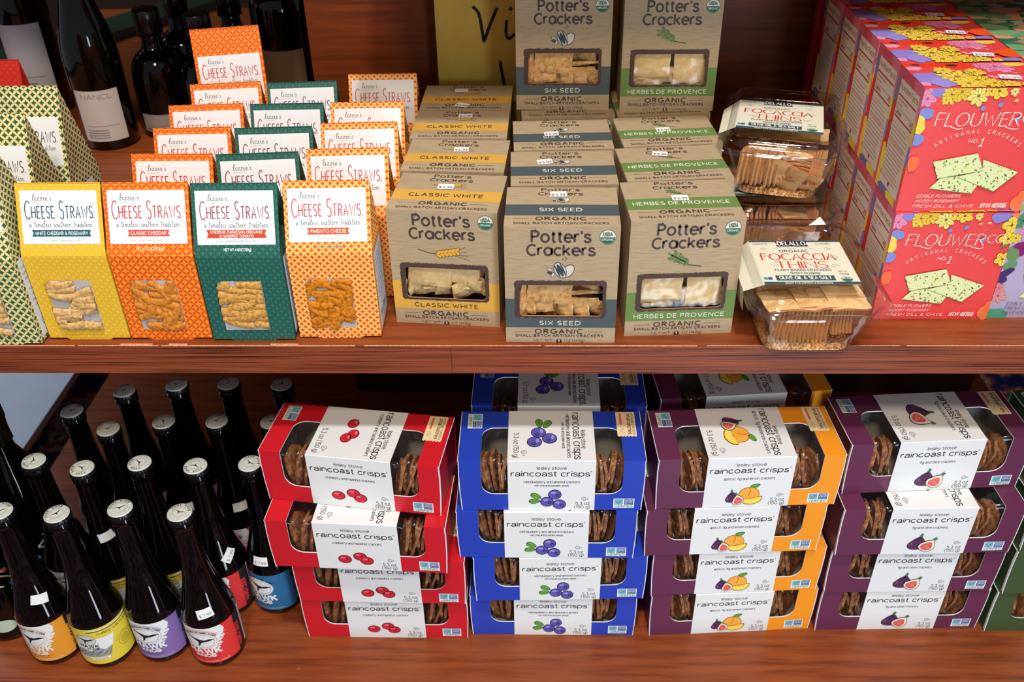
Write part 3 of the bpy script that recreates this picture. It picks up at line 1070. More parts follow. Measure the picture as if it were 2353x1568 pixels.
def kraft_box(name_txt, band, txtcol, icon, seed, pieces, pmat):
    root = thing('cracker_box', 'x', 'box')
    w, h, d = PW, PH, PD
    ic = ink(TXT)
    mb = MB()
    F = face((0, 0, 0), (1, 0, 0), (0, 0, 1))
    hole = rrect(w * .13, h * .243, w * .872, h * .515, .004)
    mb.panel(F, [(0, 0), (w, 0), (w, h), (0, h)], 'kraft', [hole])
    # inner edge of the cut board and a dim lining
    hb = [(p[0], p[1]) for p in hole]
    n = len(hb)
    vs = [F(p[0], p[1], 0) for p in hb] + [F(p[0], p[1], -.0008) for p in hb]
    mb.add(vs, [(i, (i + 1) % n, n + (i + 1) % n, n + i) for i in range(n)], 'raw_edge')
    Ft = face((0, 0, h), (1, 0, 0), (0, 1, 0))
    mb.panel(Ft, [(0, 0), (w, 0), (w, d), (0, d)], 'kraft', off=(.3, .2))
    mb.panel(face((w, 0, 0), (0, 1, 0), (0, 0, 1)), [(0, 0), (d, 0), (d, h), (0, h)], 'kraft', off=(.5, .1))
    mb.panel(face((0, d, 0), (0, -1, 0), (0, 0, 1)), [(0, 0), (d, 0), (d, h), (0, h)], 'kraft', off=(.7, .4))
    mb.panel(face((w, d, 0), (-1, 0, 0), (0, 0, 1)), [(0, 0), (w, 0), (w, h), (0, h)], 'kraft')
    mb.panel(face((0, d, 0), (1, 0, 0), (0, -1, 0)), [(0, 0), (w, 0), (w, d), (0, d)], 'kraft')
    mb.panel(face((w * .05, .034, h * .15), (1, 0, 0), (0, 0, 1)), [(0, 0), (w * .9, 0), (w * .9, h * .45), (0, h * .45)], 'kraft_inside')
    a = Art()
    bk = ink(band)
    fr = torn(w * .085, h * .225, w * .905, h * .555, seed)
    # colour band left and right of the frame and below it
    a.rect(0, h * .138, w, h * .222, bk, 1)
    a.rect(0, h * .222, w * .11, h * .394, bk, 1)
    a.rect(w * .88, h * .222, w, h * .394, bk, 1)
    r = random.Random(seed)
    lk = ink(tuple(min(255, c + 34) for c in band))
    for i in range(26):
        yy = h * r.uniform(.142, .39)
        xx = r.choice([r.uniform(0, .07), r.uniform(.9, .97), r.uniform(0, .9)])
        if yy > h * .222 and .07 < xx < .9:
            continue
        a.rect(w * xx, yy, w * min(1, xx + r.uniform(.01, .06)), yy + .00022, lk, 2)
    tri = tessellate_polygon([[Vector((p[0], p[1], 0)) for p in fr], [Vector((p[0], p[1], 0)) for p in hole]])
    a.raw(fr + hole, [tuple(t) for t in tri], 'torn_brown', 3)
    a.text("Potter's", w * .493, h * .877, .0122, ic, 1, width=w * .505, bold=.030)
    a.text('Cr@ckers', w * .493, h * .768, .0118, ic, 1, width=w * .585, bold=.030)
    usda(a, w * .893, h * .918, .0083)
    a.push(w * .50, h * .640, 1.3 if icon is icon_wheat else 1.25)
    icon(a)
    a.pop()
    lt = ink(txtcol)
    a.text(name_txt, w * .495, h * .163, .0047, lt, 3, width=w * (.37 if len(name_txt) < 9 else .60 if len(name_txt) < 15 else .83), bold=.02, space=1.25)
    a.text('ORGANIC', w * .485, h * .083, .0052, ic, 1, width=w * .43, bold=.06, space=1.4)
    a.text('SMALL BATCH ARTISAN CRACKERS', w * .49, h * .052, .0030, ic, 1, width=w * .80, bold=.05, space=1.3, res=1)
    a.rect(w * .08, h * .098, w * .235, h * .1005, ic, 1)
    a.rect(w * .725, h * .098, w * .885, h * .1005, ic, 1)
    a.text('NET WT', w * .34, h * .008, .0030, ic, 1, width=w * .175, res=1)
    a.text('OZ (142g)', w * .63, h * .008, .0030, ic, 1, width=w * .18, res=1)
    a.ell(w * .488, h * .014, .0029, .0029, ic, 1, 18)
    a.rect(w * .488 - .0029, 0.0002, w * .488 + .0029, h * .014, ic, 1)
    a.text('5', w * .488, h * .0065, .0030, ink((232, 222, 200)), 2, bold=.03)
    a.emit(mb, F)
    a = Art()
    a.rect(0, .0236, w, .0477, bk, 1)
    for i in range(14):
        yy = r.uniform(.024, .047)
        xx = r.uniform(0, .93)
        a.rect(w * xx, yy, w * (xx + .05), yy + .00022, lk, 2)
    a.text("Potter's", w * .49, .0790, .0062, ic, 1, width=w * .345, bold=.03)
    a.text('Cr@ckers', w * .49, .0692, .0066, ic, 1, width=w * .40, bold=.03)
    a.push(w * .50, .0575, .8 if icon is icon_seed else .9)
    icon(a)
    a.pop()
    a.text(name_txt, w * .49, .0328, .0064, lt, 3, width=w * (.37 if len(name_txt) < 9 else .68 if len(name_txt) < 15 else .86), bold=.02, space=1.25)
    a.text('ORGANIC', w * .49, .0140, .0062, ic, 1, width=w * .43, bold=.06, space=1.4)
    a.text('SMALL BATCH ARTISAN CRACKERS', w * .49, .0052, .0042, ic, 1, width=w * .82, bold=.03, space=1.15, res=1)
    a.rect(w * .08, .0170, w * .235, .0174, ic, 1)
    a.rect(w * .735, .0170, w * .90, .0174, ic, 1)
    a.emit(mb, Ft)
    mb.build('carton', root)
    # clear window, slightly crinkled
    mb = MB()
    nx, nz = 14, 8
    vs, fs = [], []
    for j in range(nz + 1):
        for i in range(nx + 1):
            edge = 0 if i in (0, nx) or j in (0, nz) else 1
            vs.append(F(w * .10 + w * .80 * i / nx, h * .22 + h * .32 * j / nz, -.0014 - edge * r.uniform(0, .0022)))
    for j in range(nz):
        for i in range(nx):
            q = j * (nx + 1) + i
            fs.append((q, q + 1, q + nx + 2, q + nx + 1))
    mb.add(vs, fs, 'window_clear', smooth=True)
    mb.build('window_film', root)
    low = [(.022 + i * .0178 + r.uniform(-.003, .003), .0125 + r.uniform(0, .004), .0385 + r.uniform(-.002, .003), .024, .020, r.uniform(-10, 30), r.uniform(-12, 12), r.uniform(-40, 40)) for i in range(5)]
    for (px, py, pz, sx, sz, rx, ry, rz_) in list(pieces) + low:
        mb = MB()
        cracker(mb, sx, sz, .0032, pmat, r)
        mb.build('cracker', root, (px, py, pz), (math.radians(rx), math.radians(ry), math.radians(rz_)))
    return Kind(root)


def cracker(mb, sx, sz, t, mat, r, n=6, edge=None):
    """thin baked square with a wavy surface and rough edge"""
    vs, fs = [], []
    for side in (-1, 1):
        for j in range(n + 1):
            for i in range(n + 1):
                u, v = i / n - .5, j / n - .5
                e = (i in (0, n)) or (j in (0, n))
                jx, jz = (r.uniform(-.0006, .0006), r.uniform(-.0006, .0006)) if e else (0, 0)
                hh = t / 2 * (0.75 if e else 1) + (r.uniform(-.0003, .0005) if not e else 0)
                vs.append((u * sx + jx, side * hh + .0008 * math.sin(u * 7 + v * 5), v * sz + jz))
    k = (n + 1) ** 2
    for j in range(n):
        for i in range(n):
            q = j * (n + 1) + i
            fs.append((q, q + 1, q + n + 2, q + n + 1))
            fs.append((k + q, k + q + n + 1, k + q + n + 2, k + q + 1))
    ring = [i for i in range(n + 1)] + [j * (n + 1) + n for j in range(1, n + 1)] + [n * (n + 1) + i for i in range(n - 1, -1, -1)] + [j * (n + 1) for j in range(n - 1, 0, -1)]
    fr = []
    for q in range(len(ring)):
        a0, b0 = ring[q], ring[(q + 1) % len(ring)]
        fr.append((a0, k + a0, k + b0, b0))
    mb.add(vs, fs + ([] if edge else fr), mat, smooth=False)
    if edge:
        mb.add(vs, fr, edge)


k_white = kraft_box('CLASSIC WHITE', (216, 166, 72), (74, 56, 44), icon_wheat, 31,
                    [(.040, .0075, .061, .046, .034, 7, 4, 0), (.070, .0105, .062, .040, .030, 9, 2, 0), (.086, .0135, .062, .022, .032, 5, 8, 14), (.056, .016, .0385, .050, .008, 70, 0, 4),
                     (.022, .020, .045, .028, .03, 0, 0, 65), (.090, .022, .044, .030, .02, 0, 0, -60), (.055, .028, .05, .07, .05, 0, 0, 0)], 'cracker_pale')
k_seed = kraft_box('SIX SEED', (76, 88, 90), (228, 222, 208), icon_seed, 32,
                   [(.046, .009, .062, .046, .036, 5, 3, 0), (.076, .011, .042, .044, .018, 25, -6, -5), (.022, .015, .052, .026, .05, 0, 10, 55), (.044, .018, .040, .036, .028, 0, 35, 10),
                    (.078, .014, .054, .048, .004, 60, -4, 0), (.056, .026, .05, .07, .05, 0, 0, 0), (.085, .020, .064, .03, .02, 0, 0, -30)], 'cracker_seed')
k_herb = kraft_box('HERBES DE PROVENCE', (106, 134, 70), (226, 228, 206), icon_rosemary, 33,
                   [(.037, .008, .058, .044, .034, 4, 1, 0), (.082, .009, .055, .036, .046, 4, -2, 3), (.034, .012, .040, .036, .014, 10, 0, 0), (.056, .015, .041, .02, .02, 10, 6, 20),
                    (.056, .027, .05, .08, .05, 0, 0, 0)], 'cracker_pale')

GW, GS, GH = 'kraft boxes with a mustard band, in a row front to back', 'kraft boxes with a slate band, in a row front to back', 'kraft boxes with a green band, in a row front to back'
FT = face((0, 0, PH), (1, 0, 0), (0, 1, 0))
FF = face((0, 0, 0), (1, 0, 0), (0, 0, 1))


def kbox(kind, x, y, rz, label, group, tags, z=0.0):
    o = stand(kind, x, y, rz, label, 'box', group, z)
    for (tx, ty, tr, tt) in tags:
        price_tag(o, FT, tx, ty, .0170, .0125, tt, tr)


kbox(k_white, -.1553, .0449, -5.2, 'front kraft box with mustard band and clear window at the shelf edge', GW, [(.053, .056, 1, '$ 6.99')])
kbox(k_white, -.1518, .1380, -3.2, 'kraft box with mustard band, second from the front', GW, [(.061, .059, 3, '$ 6.99')])
kbox(k_white, -.1513, .2275, -.9, 'kraft box with mustard band, third from the front', GW, [(.061, .070, 3, '$ 6.99')])
kbox(k_white, -.1493, .3185, -1.0, 'shaded kraft box with mustard band, at the back below the yellow sign', GW, [(.048, .068, 4, ''), (.053, .016, -24, '$ 6.99')])
kbox(k_seed, -.0337, .0066, -.9, 'front kraft box with slate band and seed drawing at the shelf edge', GS, [(.054, .071, 2, '$ 6.99')])
kbox(k_seed, -.0289, .0985, 1.3, 'kraft box with slate band, second from the front', GS, [(.038, .059, 9, '$ 6.99')])
kbox(k_seed, -.0273, .1905, 2.2, 'kraft box with slate band, third from the front', GS, [(.045, .046, 3, '$ 6.99')])
kbox(k_seed, -.0198, .2900, 2.4, 'kraft box with slate band almost hidden under the upper slate one', GS, [])
kbox(k_seed, -.0267, .3170, -.6, 'upper kraft box with slate band standing on top of the row behind', GS, [], PH)
kbox(k_herb, .0920, .0170, 3.4, 'front kraft box with green band and rosemary drawing at the shelf edge', GH, [(.057, .047, 0, '$ 6.99')])
kbox(k_herb, .0957, .1065, 5.2, 'kraft box with green band, second from the front', GH, [(.048, .068, -14, '$ 6.99')])
kbox(k_herb, .0986, .1985, 5.0, 'kraft box with green band, third from the front', GH, [(.054, .046, 3, '$ 6.99')])
kbox(k_herb, .0979, .2930, 4.0, 'kraft box with green band almost hidden under the upper green one', GH, [])
kbox(k_herb, .1010, .3092, -.3, 'upper kraft box with green band standing on top of the row behind', GH, [], PH)

# ================================================================ clear trays of crackers
def ring(x0, x1, y0, y1, r, z, n=7):
    return [(p[0], p[1], z) for p in rrect(x0, y0, x1, y1, r, n)]


def loft(mb, rings, mat, close_first=False, close_last=False):
    n = len(rings[0])
    vs = [p for q in rings for p in q]
    fs = []
    for j in range(len(rings) - 1):
        for i in range(n):
            i2 = (i + 1) % n
            fs.append((j * n + i, j * n + i2, (j + 1) * n + i2, (j + 1) * n + i))
    if close_first:
        fs.append(tuple(range(n))[::-1])
    if close_last:
        fs.append(tuple(range((len(rings) - 1) * n, len(rings) * n)))
    mb.add(vs, fs, mat, smooth=True)


def swirl(a, x, y, s, flip=1):
    p = []
    for i in range(22):
        t = i / 21
        an = t * 4.4 * PI / 2
        rr = .0052 * (1 - t * .85)
        p.append((x + flip * rr * math.cos(an) * s, y + rr * math.sin(an) * s * .7))
    a.line(p, .00035, ink((96, 104, 100)), 2)


def tray(seed, stack):
    """base 94 x 130 mm flaring to a wide lip, with a snap-on lid; origin at the base's front left corner"""
    r = random.Random(seed)
    root = thing('cracker_tray', 'x', 'tray')
    w, d = .094, .128
    ox = .024
    mb = MB()
    loft(mb, [ring(.008, w - .008, .008, d - .008, .010, .003), ring(.003, w - .003, .003, d - .003, .014, .0005), ring(0, w, 0, d, .016, .004),
              ring(-.007, w + .007, -.012, d + .012, .020, .030), ring(-.014, w + .014, -.024, d + .022, .024, .060),
              ring(-.015, w + .015, -.026, d + .023, .024, .063), ring(-.023, w + .023, -.034, d + .031, .028, .064), ring(-.024, w + .024, -.035, d + .032, .028, .062)], 'tray_plastic', close_first=True)
    mb.build('base', root)
    mb = MB()
    loft(mb, [ring(-.025, w + .025, -.036, d + .033, .028, .0605), ring(-.024, w + .024, -.035, d + .032, .028, .066), ring(-.018, w + .018, -.029, d + .026, .026, .0668),
              ring(-.016, w + .016, -.026, d + .023, .026, .072), ring(-.013, w + .013, -.023, d + .020, .024, .0775), ring(-.008, w + .008, -.017, d + .014, .020, .0780),
              ring(-.006, w + .006, -.014, d + .011, .018, .0755)], 'tray_plastic', close_last=True)
    mb.build('lid', root)
    # printed label across the lid with its left flap folded over the side
    a = Art()
    X0, X1, Y0, Y1 = -.0065, .0895, .0055, .0955
    cr, tl = ink((232, 228, 206)), ink((58, 88, 98))
    cx = (X0 + X1) / 2
    a.push(X0, Y0)
    w_, h_ = X1 - X0, Y1 - Y0
    a.rect(0, 0, w_, h_, cr, 1)
    a.rect(0, 0, w_, .0052, tl, 2)
    a.rect(0, h_ - .0032, w_, h_, tl, 2)
    nv = ink((28, 34, 62))
    a.poly([(.027, h_ - .0125), (.061, h_ - .0125), (.0595, h_ - .008), (.061, h_ - .0015), (.027, h_ - .0015), (.0285, h_ - .008)], nv, 3)
    a.text('DELALLO', .044, h_ - .0102, .0074, ink((232, 230, 220)), 4, width=.029, bold=.03)
    k = ink((84, 92, 92))
    a.text('HANDCRAFTED', .0105, h_ - .0085, .0026, k, 2, width=.016, res=1)
    a.text('ALL-NATURAL', .077, h_ - .0085, .0026, k, 2, width=.016, res=1)
    a.text('ORGANIC', .043, h_ * .725, .0048, k, 2, width=.030, bold=.02, space=1.25)
    rd = ink((212, 62, 44))
    a.strokes('FOCACCIA', .0450, h_ * .545, .0130, .0017, rd, 2, width=.076, gap=.13, nib=.34, serif=.0010)
    a.strokes('THINS', .0450, h_ * .362, .0128, .0017, rd, 2, width=.052, gap=.16, nib=.34, serif=.0010)
    a.text('FLAKY BAKED CRACKERS', .044, h_ * .295, .0040, k, 2, width=.056, bold=.02)
    a.text('Perfect for pairing', .044, h_ * .225, .0042, k, 2, width=.030, shear=.35)
    a.rect(.0135, h_ * .085, .0725, h_ * .195, tl, 2)
    a.text('OLIVE OIL & SEA SALT', .043, h_ * .112, .0056, ink((236, 236, 224)), 3, width=.052, bold=.03)
    a.text('GREAT FOR DIPPING & SNACKING!', .044, .0012, .0030, ink((226, 232, 228)), 3, width=.048, bold=.02, res=1)
    a.text('NET WT', .0835, h_ * .265, .0028, k, 2, width=.009, res=1)
    a.text('5 OZ (142g)', .0835, h_ * .215, .0026, k, 2, width=.009, res=1)
    a.ell(.0840, h_ * .118, .0058, .0056, ink((60, 70, 62)), 2)
    a.ell(.0840, h_ * .118, .0054, .0052, ink((226, 226, 210)), 3)
    a.ell(.0840, h_ * .118, .0051, .0049, ink((44, 112, 84)), 4, 20, 0, 180, 360)
    a.text('USDA', .0840, h_ * .125, .0026, ink((40, 90, 66)), 5, width=.006, res=1)
    a.rect(.0005, .0055, .0100, .0145, ink((222, 228, 226)), 2)
    a.rect(.0012, .0090, .0050, .0140, ink((90, 160, 196)), 3)
    a.poly([(.002, .0095), (.0042, .013), (.0046, .0100), (.0034, .0085)], ink((110, 160, 60)), 4)
    a.rect(.0054, .0090, .0096, .0140, ink((38, 92, 140)), 3)
    for x, y, s, fl in ((.009, h_ * .62, 1.1, 1), (.018, h_ * .42, 1.0, -1), (.082, h_ * .60, 1.1, -1), (.078, h_ * .40, 1.0, 1), (.012, h_ * .80, .8, 1), (.080, h_ * .80, .8, -1)):
        swirl(a, x, y, s, fl)
    a.line([(.022, h_ * .80), (.034, h_ * .85), (.043, h_ * .81), (.054, h_ * .85), (.066, h_ * .79)], .0003, k, 2, sm=True)
    a.pop()
    F = face((0, 0, .0786), (1, 0, 0), (0, 1, 0))
    mb = MB()
    a.emit(mb, F)
    # left flap
    L_f = Y1 - Y0 - .008
    mb.panel(face((X0, Y1, .0786), (0, -1, 0), (-.0185, 0, -.0126)), [(0, 0), (Y1 - Y0, 0), (L_f, .0224), (.006, .0224)], ink((232, 228, 206)))
    q = face((X0 - .0185, Y1 - .006, .0660), (0, -1, 0), (.004, 0, -.030))
    mb.panel(q, [(0, 0), (L_f - .006, 0), (L_f - .012, .028), (.006, .028)], ink((232, 228, 206)))
    mb.build('label', root)
    # crumbs in the bottom
    mb = MB()
    vs, fs = [], []
    nx, ny = 26, 30
    for j in range(ny + 1):
        for i in range(nx + 1):
            x, y = .003 + (w - .006) * i / nx, .003 + (d - .006) * j / ny
            e = i in (0, nx) or j in (0, ny)
            u_, v_ = 2 * i / nx - 1, 2 * j / ny - 1
            k_ = max(abs(u_), abs(v_)) / max(1e-6, (abs(u_) ** 7 + abs(v_) ** 7) ** (1 / 7))
            x, y = w / 2 + (w / 2 - .001) * u_ * k_, d / 2 + (d / 2 - .001) * v_ * k_
            vs.append((x, y, .0018 if e else .0036 + r.uniform(0, .0024) + .004 * max(0, 1 - y / .02)))
    for j in range(ny):
        for i in range(nx):
            q0 = j * (nx + 1) + i
            fs.append((q0, q0 + 1, q0 + nx + 2, q0 + nx + 1))
    mb.add(vs, fs, 'crumb_tan')
    for i in range(60):
        mb.box((r.uniform(.008, w - .008), r.uniform(.004, .03), .006 + r.uniform(0, .002)), (r.uniform(.001, .003), r.uniform(.001, .003), .0015), 'crumb_tan')
    o = mb.build('crumbs', root)
    o['kind'] = 'stuff'
    # the crackers
    protos = []
    for i in range(3):
        mb = MB()
        cracker(mb, .040, .040, .0030, 'cracker_toast', r, edge='cracker_edge')
        protos.append(mb)
    first = {}

    def place(x, y, z, rx, ry, rz_, i):
        i %= 3
        if i not in first:
            first[i] = protos[i].build('cracker', root)
            o = first[i]
        else:
            o = first[i].copy()
            C.objects.link(o)
        o.location = (x, y, z)
        o.rotation_euler = tuple(math.radians(q) for q in (rx, ry, rz_))

    if stack == 'front':
        for i in range(13):                       # upright row, edges to the front
            place(.012 + i * .0043, .022, .030 + r.uniform(-.001, .001), 0, r.uniform(-3, 3) + (i - 6) * .8, 90 + r.uniform(-2, 2), i)
        for i in range(6):
            place(.074 + i * .0034, .030, .032, 0, 14 + i * 2, 84, i)
        for i in range(5):                        # flat ones lying along the top
            place(.015 + i * .0158, .014 + r.uniform(-.003, .003) - (i == 1) * .004, .0545 + .0012 * i, 90 + r.uniform(-5, 4), r.uniform(-4, 4), r.uniform(-8, 8), i)
        for i in range(5):
            place(.014 + i * .0165, .054, .0555 + .001 * i, 88, 0, r.uniform(-6, 6), i)
        for i in range(9):
            place(.014 + i * .008, .075, .031, 0, 0, 90 + r.uniform(-3, 3), i)
        for i in range(9):
            place(.014 + i * .008, .106, .031, 0, 0, 90 + r.uniform(-3, 3), i)
    else:
        for i in range(9):
            place(.009 + i * .0050, .012 + (i % 3) * .003, .034 + (i % 2) * .001, 0, 4 - i, 74 + r.uniform(-3, 3), i)
        for i in range(8):
            place(.068 + .002 * (i % 3), .022, .018 + i * .0042, 84, 6, 8, i)
        for i in range(4):
            place(.086 + i * .003, .020, .032, 0, 18, 80, i)
        place(.056, .004, .026, 26, 22, -6, 0)
        place(.074, .005, .0215, 40, 16, 4, 1)
        for i in range(4):
            place(.016 + i * .021, .052, .058, 90, 0, r.uniform(-20, 20), i)
        for i in range(9):
            place(.014 + i * .008, .084, .031, 0, 0, 90 + r.uniform(-3, 3), i)
    return root


t1 = tray(51, 'front')
put(t1, (.2330, -.0120, .0), 0, 'front clear plastic tray of square crackers overhanging the shelf edge', 'tray')
mb = MB()
mb.panel(face((.066, .132, .0772), (1, 0, 0), (-.1, .9, .25)), [(0, 0), (.020, .001), (.017, .014)], 'paper_white', h=.001)
mb.build('price_sticker', t1)
t0 = tray(52, 'rear')
put(t0, (.2380, .1880, .0), 0, 'lower clear cracker tray almost hidden behind the front tray', 'tray')
t2 = tray(53, 'rear')
put(t2, (.2290, .1980, .0800), -14, 'clear cracker tray stacked behind and above the front tray', 'tray')

# ================================================================ flower-printed cracker boxes
FW, FD, FH = .1230, .0705, .1284
VIO, YEL, PYE, PNK, ORG, BLU = (140, 128, 204), (240, 208, 70), (240, 224, 120), (232, 140, 176), (238, 92, 40), (128, 140, 206)
FLK = (120, 84, 40)


def bloom(a, x, y, r, col, n=5, seed=0, ln=FLK, centre=None):
    q = random.Random(seed)
    a0 = q.uniform(0, 360)
    kl, kc = ink(ln), ink(col)
    for i in range(n):
        an = math.radians(a0 + i * 360 / n)
        rr = r * q.uniform(.85, 1.1)
        px, py = x + rr * .52 * math.cos(an), y + rr * .52 * math.sin(an)
        a.ell(px, py, rr * .55, rr * 1.9 / n + rr * .06, kl, 1, 14, math.degrees(an))
        a.ell(px, py, rr * .52, rr * 1.9 / n + rr * .02, kc, 1, 14, math.degrees(an))
        a.line([(x + rr * .15 * math.cos(an), y + rr * .15 * math.sin(an)), (px + rr * .3 * math.cos(an + .15), py + rr * .3 * math.sin(an + .15))], r * .035, kl, 1)
    a.ell(x, y, r * .16, r * .16, ink(centre or ln), 1, 10)


def petals(a, x, y, w, h, col, rot=0, seed=0):
    q = random.Random(seed)
    n = 16
    p = []
    for i in range(n):
        t = 2 * PI * i / n
        k = 1 + q.uniform(-.12, .12)
        u, v = w * math.cos(t) * k, h * math.sin(t) * k
        c, s = math.cos(math.radians(rot)), math.sin(math.radians(rot))
        p.append((x + u * c - v * s, y + u * s + v * c))
    a.poly(smooth_pts(p + [p[0]], 2)[:-1], ink(col), 1)


def clip_poly(p, x0, y0, x1, y1):
    q = [tuple(v) for v in p]
    for ax, lim, sg in ((0, x0, 1), (0, x1, -1), (1, y0, 1), (1, y1, -1)):
        r = []
        for i in range(len(q)):
            a, b = q[i], q[(i + 1) % len(q)]
            da, db = sg * (a[ax] - lim), sg * (b[ax] - lim)
            if da >= 0:
                r.append(a)
            if (da > 0 > db) or (da < 0 < db):
                t = da / (da - db)
                r.append((a[0] + t * (b[0] - a[0]), a[1] + t * (b[1] - a[1])))
        q = r
        if not q:
            break
    return q


def clip_art(a, x0, y0, x1, y1):
    out = []
    for v, f, mat, lay in a.items:
        if v[:, 0].min() >= x0 and v[:, 0].max() <= x1 and v[:, 1].min() >= y0 and v[:, 1].max() <= y1:
            out.append((v, f, mat, lay))
            continue
        vs, fs = [], []
        for fc in f:
            q = clip_poly(v[list(fc)], x0, y0, x1, y1)
            if len(q) >= 3:
                o = len(vs)
                vs += q
                fs.append(tuple(range(o, o + len(q))))
        if vs:
            out.append((np.array(vs), fs, mat, lay))
    a.items = out


def speckled(a, pts, r, base=(222, 230, 168)):
    a.poly([(x, y - .0006) for x, y in pts], ink((150, 140, 70)), 1)
    a.poly(pts, ink(base), 1)
    xs, ys = [p[0] for p in pts], [p[1] for p in pts]

    def inside(x, y):
        c = False
        for i in range(len(pts)):
            (x1, y1), (x2, y2) = pts[i], pts[i - 1]
            if (y1 > y) != (y2 > y) and x < (x2 - x1) * (y - y1) / (y2 - y1) + x1:
                c = not c
        return c
    n = 0
    while n < 40:
        x, y = r.uniform(min(xs), max(xs)), r.uniform(min(ys), max(ys))
        if inside(x, y):
            n += 1
            s = r.uniform(.0004, .0013)
            a.ell(x, y, s * r.uniform(.8, 1.6), s * .6, ink(r.choice([(70, 124, 50), (52, 98, 44), (104, 150, 62), (224, 180, 60), (64, 54, 104), (206, 92, 60), (150, 60, 90)])), 1, 7, r.uniform(0, 180))


def flower_box(base, theme):
    root = thing('flower_cracker_box', 'x', 'box')
    w, d, h = FW, FD, FH
    mb = MB()
    F = face((0, 0, 0), (1, 0, 0), (0, 0, 1))
    Ft = face((0, 0, h), (1, 0, 0), (0, 1, 0))
    Fl = face((0, d, 0), (0, -1, 0), (0, 0, 1))
    for fc, ww, hh in ((F, w, h), (Ft, w, d), (Fl, d, h), (face((w, 0, 0), (0, 1, 0), (0, 0, 1)), d, h), (face((w, d, 0), (-1, 0, 0), (0, 0, 1)), w, h), (face((0, d, 0), (1, 0, 0), (0, -1, 0)), w, d)):
        mb.panel(fc, [(0, 0), (ww, 0), (ww, hh), (0, hh)], base)
    r = random.Random(9)
    a = Art()

    def P(x, y):
        xl = 490 - 285 * (y - 310) / 1135
        wd_ = 1330 - 75 * (y - 310) / 1135
        return (x - xl) / wd_ * w, (1445 - y) / 1135 * h
    cream = ink((246, 236, 222))
    if theme == 'coral':
        def B(x, y, r_, c, n, s, ln=FLK, ce=None):
            u, v = P(x, y)
            bloom(a, u, v, r_, c, n, s, ln, ce)
        B(515, 400, .0085, PNK, 6, 1, (170, 90, 130)); B(560, 350, .006, PNK, 5, 2, (170, 90, 130))
        petals(a, *P(640, 330), .0075, .0062, VIO, 0, 3)
        B(760, 360, .0098, YEL, 11, 4, (150, 110, 40)); B(860, 340, .0090, (232, 196, 60), 9, 5, (150, 110, 40)); B(700, 410, .0045, YEL, 7, 15, (150, 110, 40))
        B(1025, 375, .0100, PYE, 8, 6, (120, 120, 50)); B(1230, 335, .0090, YEL, 5, 7); B(1150, 335, .006, YEL, 5, 8)
        B(1385, 340, .0046, PYE, 6, 9)
        petals(a, *P(1610, 345), .0088, .0065, VIO, 0, 10); petals(a, *P(1690, 330), .005, .005, VIO, 0, 11)
        petals(a, *P(1800, 325), .005, .0045, (240, 130, 90), 0, 12)
        B(1735, 430, .0090, YEL, 4, 13); B(1700, 570, .0085, YEL, 5, 14); B(1640, 780, .0085, YEL, 5, 16)
        a.ell(*P(1655, 640), .004, .0016, ink((120, 128, 70)), 1, 14, 20)
        petals(a, *P(495, 525), .0072, .0058, BLU, 0, 17); petals(a, *P(425, 620), .0062, .0100, (236, 210, 84), 10, 18)
        petals(a, *P(415, 760), .0058, .0064, BLU, 0, 19); petals(a, *P(375, 980), .0052, .0085, (240, 110, 66), 0, 20)
        petals(a, *P(1450, 1370), .0085, .0090, (242, 122, 70), 0, 21); petals(a, *P(1490, 1300), .005, .008, (242, 112, 66), 0, 22)
        for x, y in ((1070, 480), (1245, 450), (1420, 580)):
            u, v = P(x, y)
            a.ell(u, v, .0022, .0026, ink(BLU), 1, 12)
            a.line([(u, v + .002), (u + .002, v + .005)], .0003, ink((90, 110, 70)), 1)
        a.line([P(1430, 530), P(1700, 370)], .0003, ink((110, 110, 80)), 1)
        for x, y in ((1400, 415), (1495, 405)):
            a.ell(*P(x, y), .0019, .0014, ink((240, 204, 120)), 1, 10)
    elif theme == 'lilac':
        bloom(a, .006, .118, .010, (84, 142, 110), 5, 3, (50, 90, 60)); bloom(a, .012, .104, .010, (206, 150, 178), 6, 5, (150, 90, 120)); bloom(a, .004, .098, .006, YEL, 7, 6)
        petals(a, .012, .085, .011, .0085, (134, 28, 104), 30, 1); petals(a, .006, .079, .006, .009, (110, 140, 90), 20, 2)
        petals(a, .007, .066, .008, .005, (104, 146, 96), 20, 3); petals(a, .005, .056, .010, .0045, (70, 44, 104), 40, 4); petals(a, .003, .047, .006, .004, (66, 46, 110), 20, 5)
        bloom(a, .005, .028, .009, (222, 150, 150), 7, 8, (160, 80, 90)); bloom(a, .003, .038, .006, (224, 130, 140), 6, 9, (160, 80, 90)); petals(a, .008, .004, .014, .008, (78, 160, 128), 0, 9)
    else:
        for i in range(16):
            bloom(a, r.uniform(.005, w - .005), r.uniform(h - .03, h), r.uniform(.006, .011), r.choice([(214, 140, 90), (196, 96, 100), (96, 150, 116), (222, 190, 80)]), 6, i)
    dk = cream if theme == 'coral' else ink((96, 84, 116)) if theme == 'lilac' else cream
    a.strokes('FLOUWER', w * .455, P(0, 636)[1], .0132, .00105, dk, 2, width=.0790, gap=.17, nib=.45, shear=.10)
    a.line([(.0305, .0917), (.036, .0895), (.041, .0885), (.0440, .0897)], .0008, dk, 2, sm=True)
    a.line([(.082, .0917), (.088, .0890), (.093, .0882), (.0965, .0892)], .0008, dk, 2, sm=True)
    a.strokes('CO', w * .868, P(0, 606)[1], .0092, .0009, dk, 2, width=.0175, gap=.10, nib=.5, shear=.10)
    a.ell(w * .868 + .0102, .0955, .0007, .0007, dk, 2, 8)
    a.ring_text('ARTISANAL CRACKERS', .0625, .0225, .0620, .0036, dk, 90, step=4.55)
    a.text('NO.', .0580, .0748, .0034, dk, 2, width=.0095)
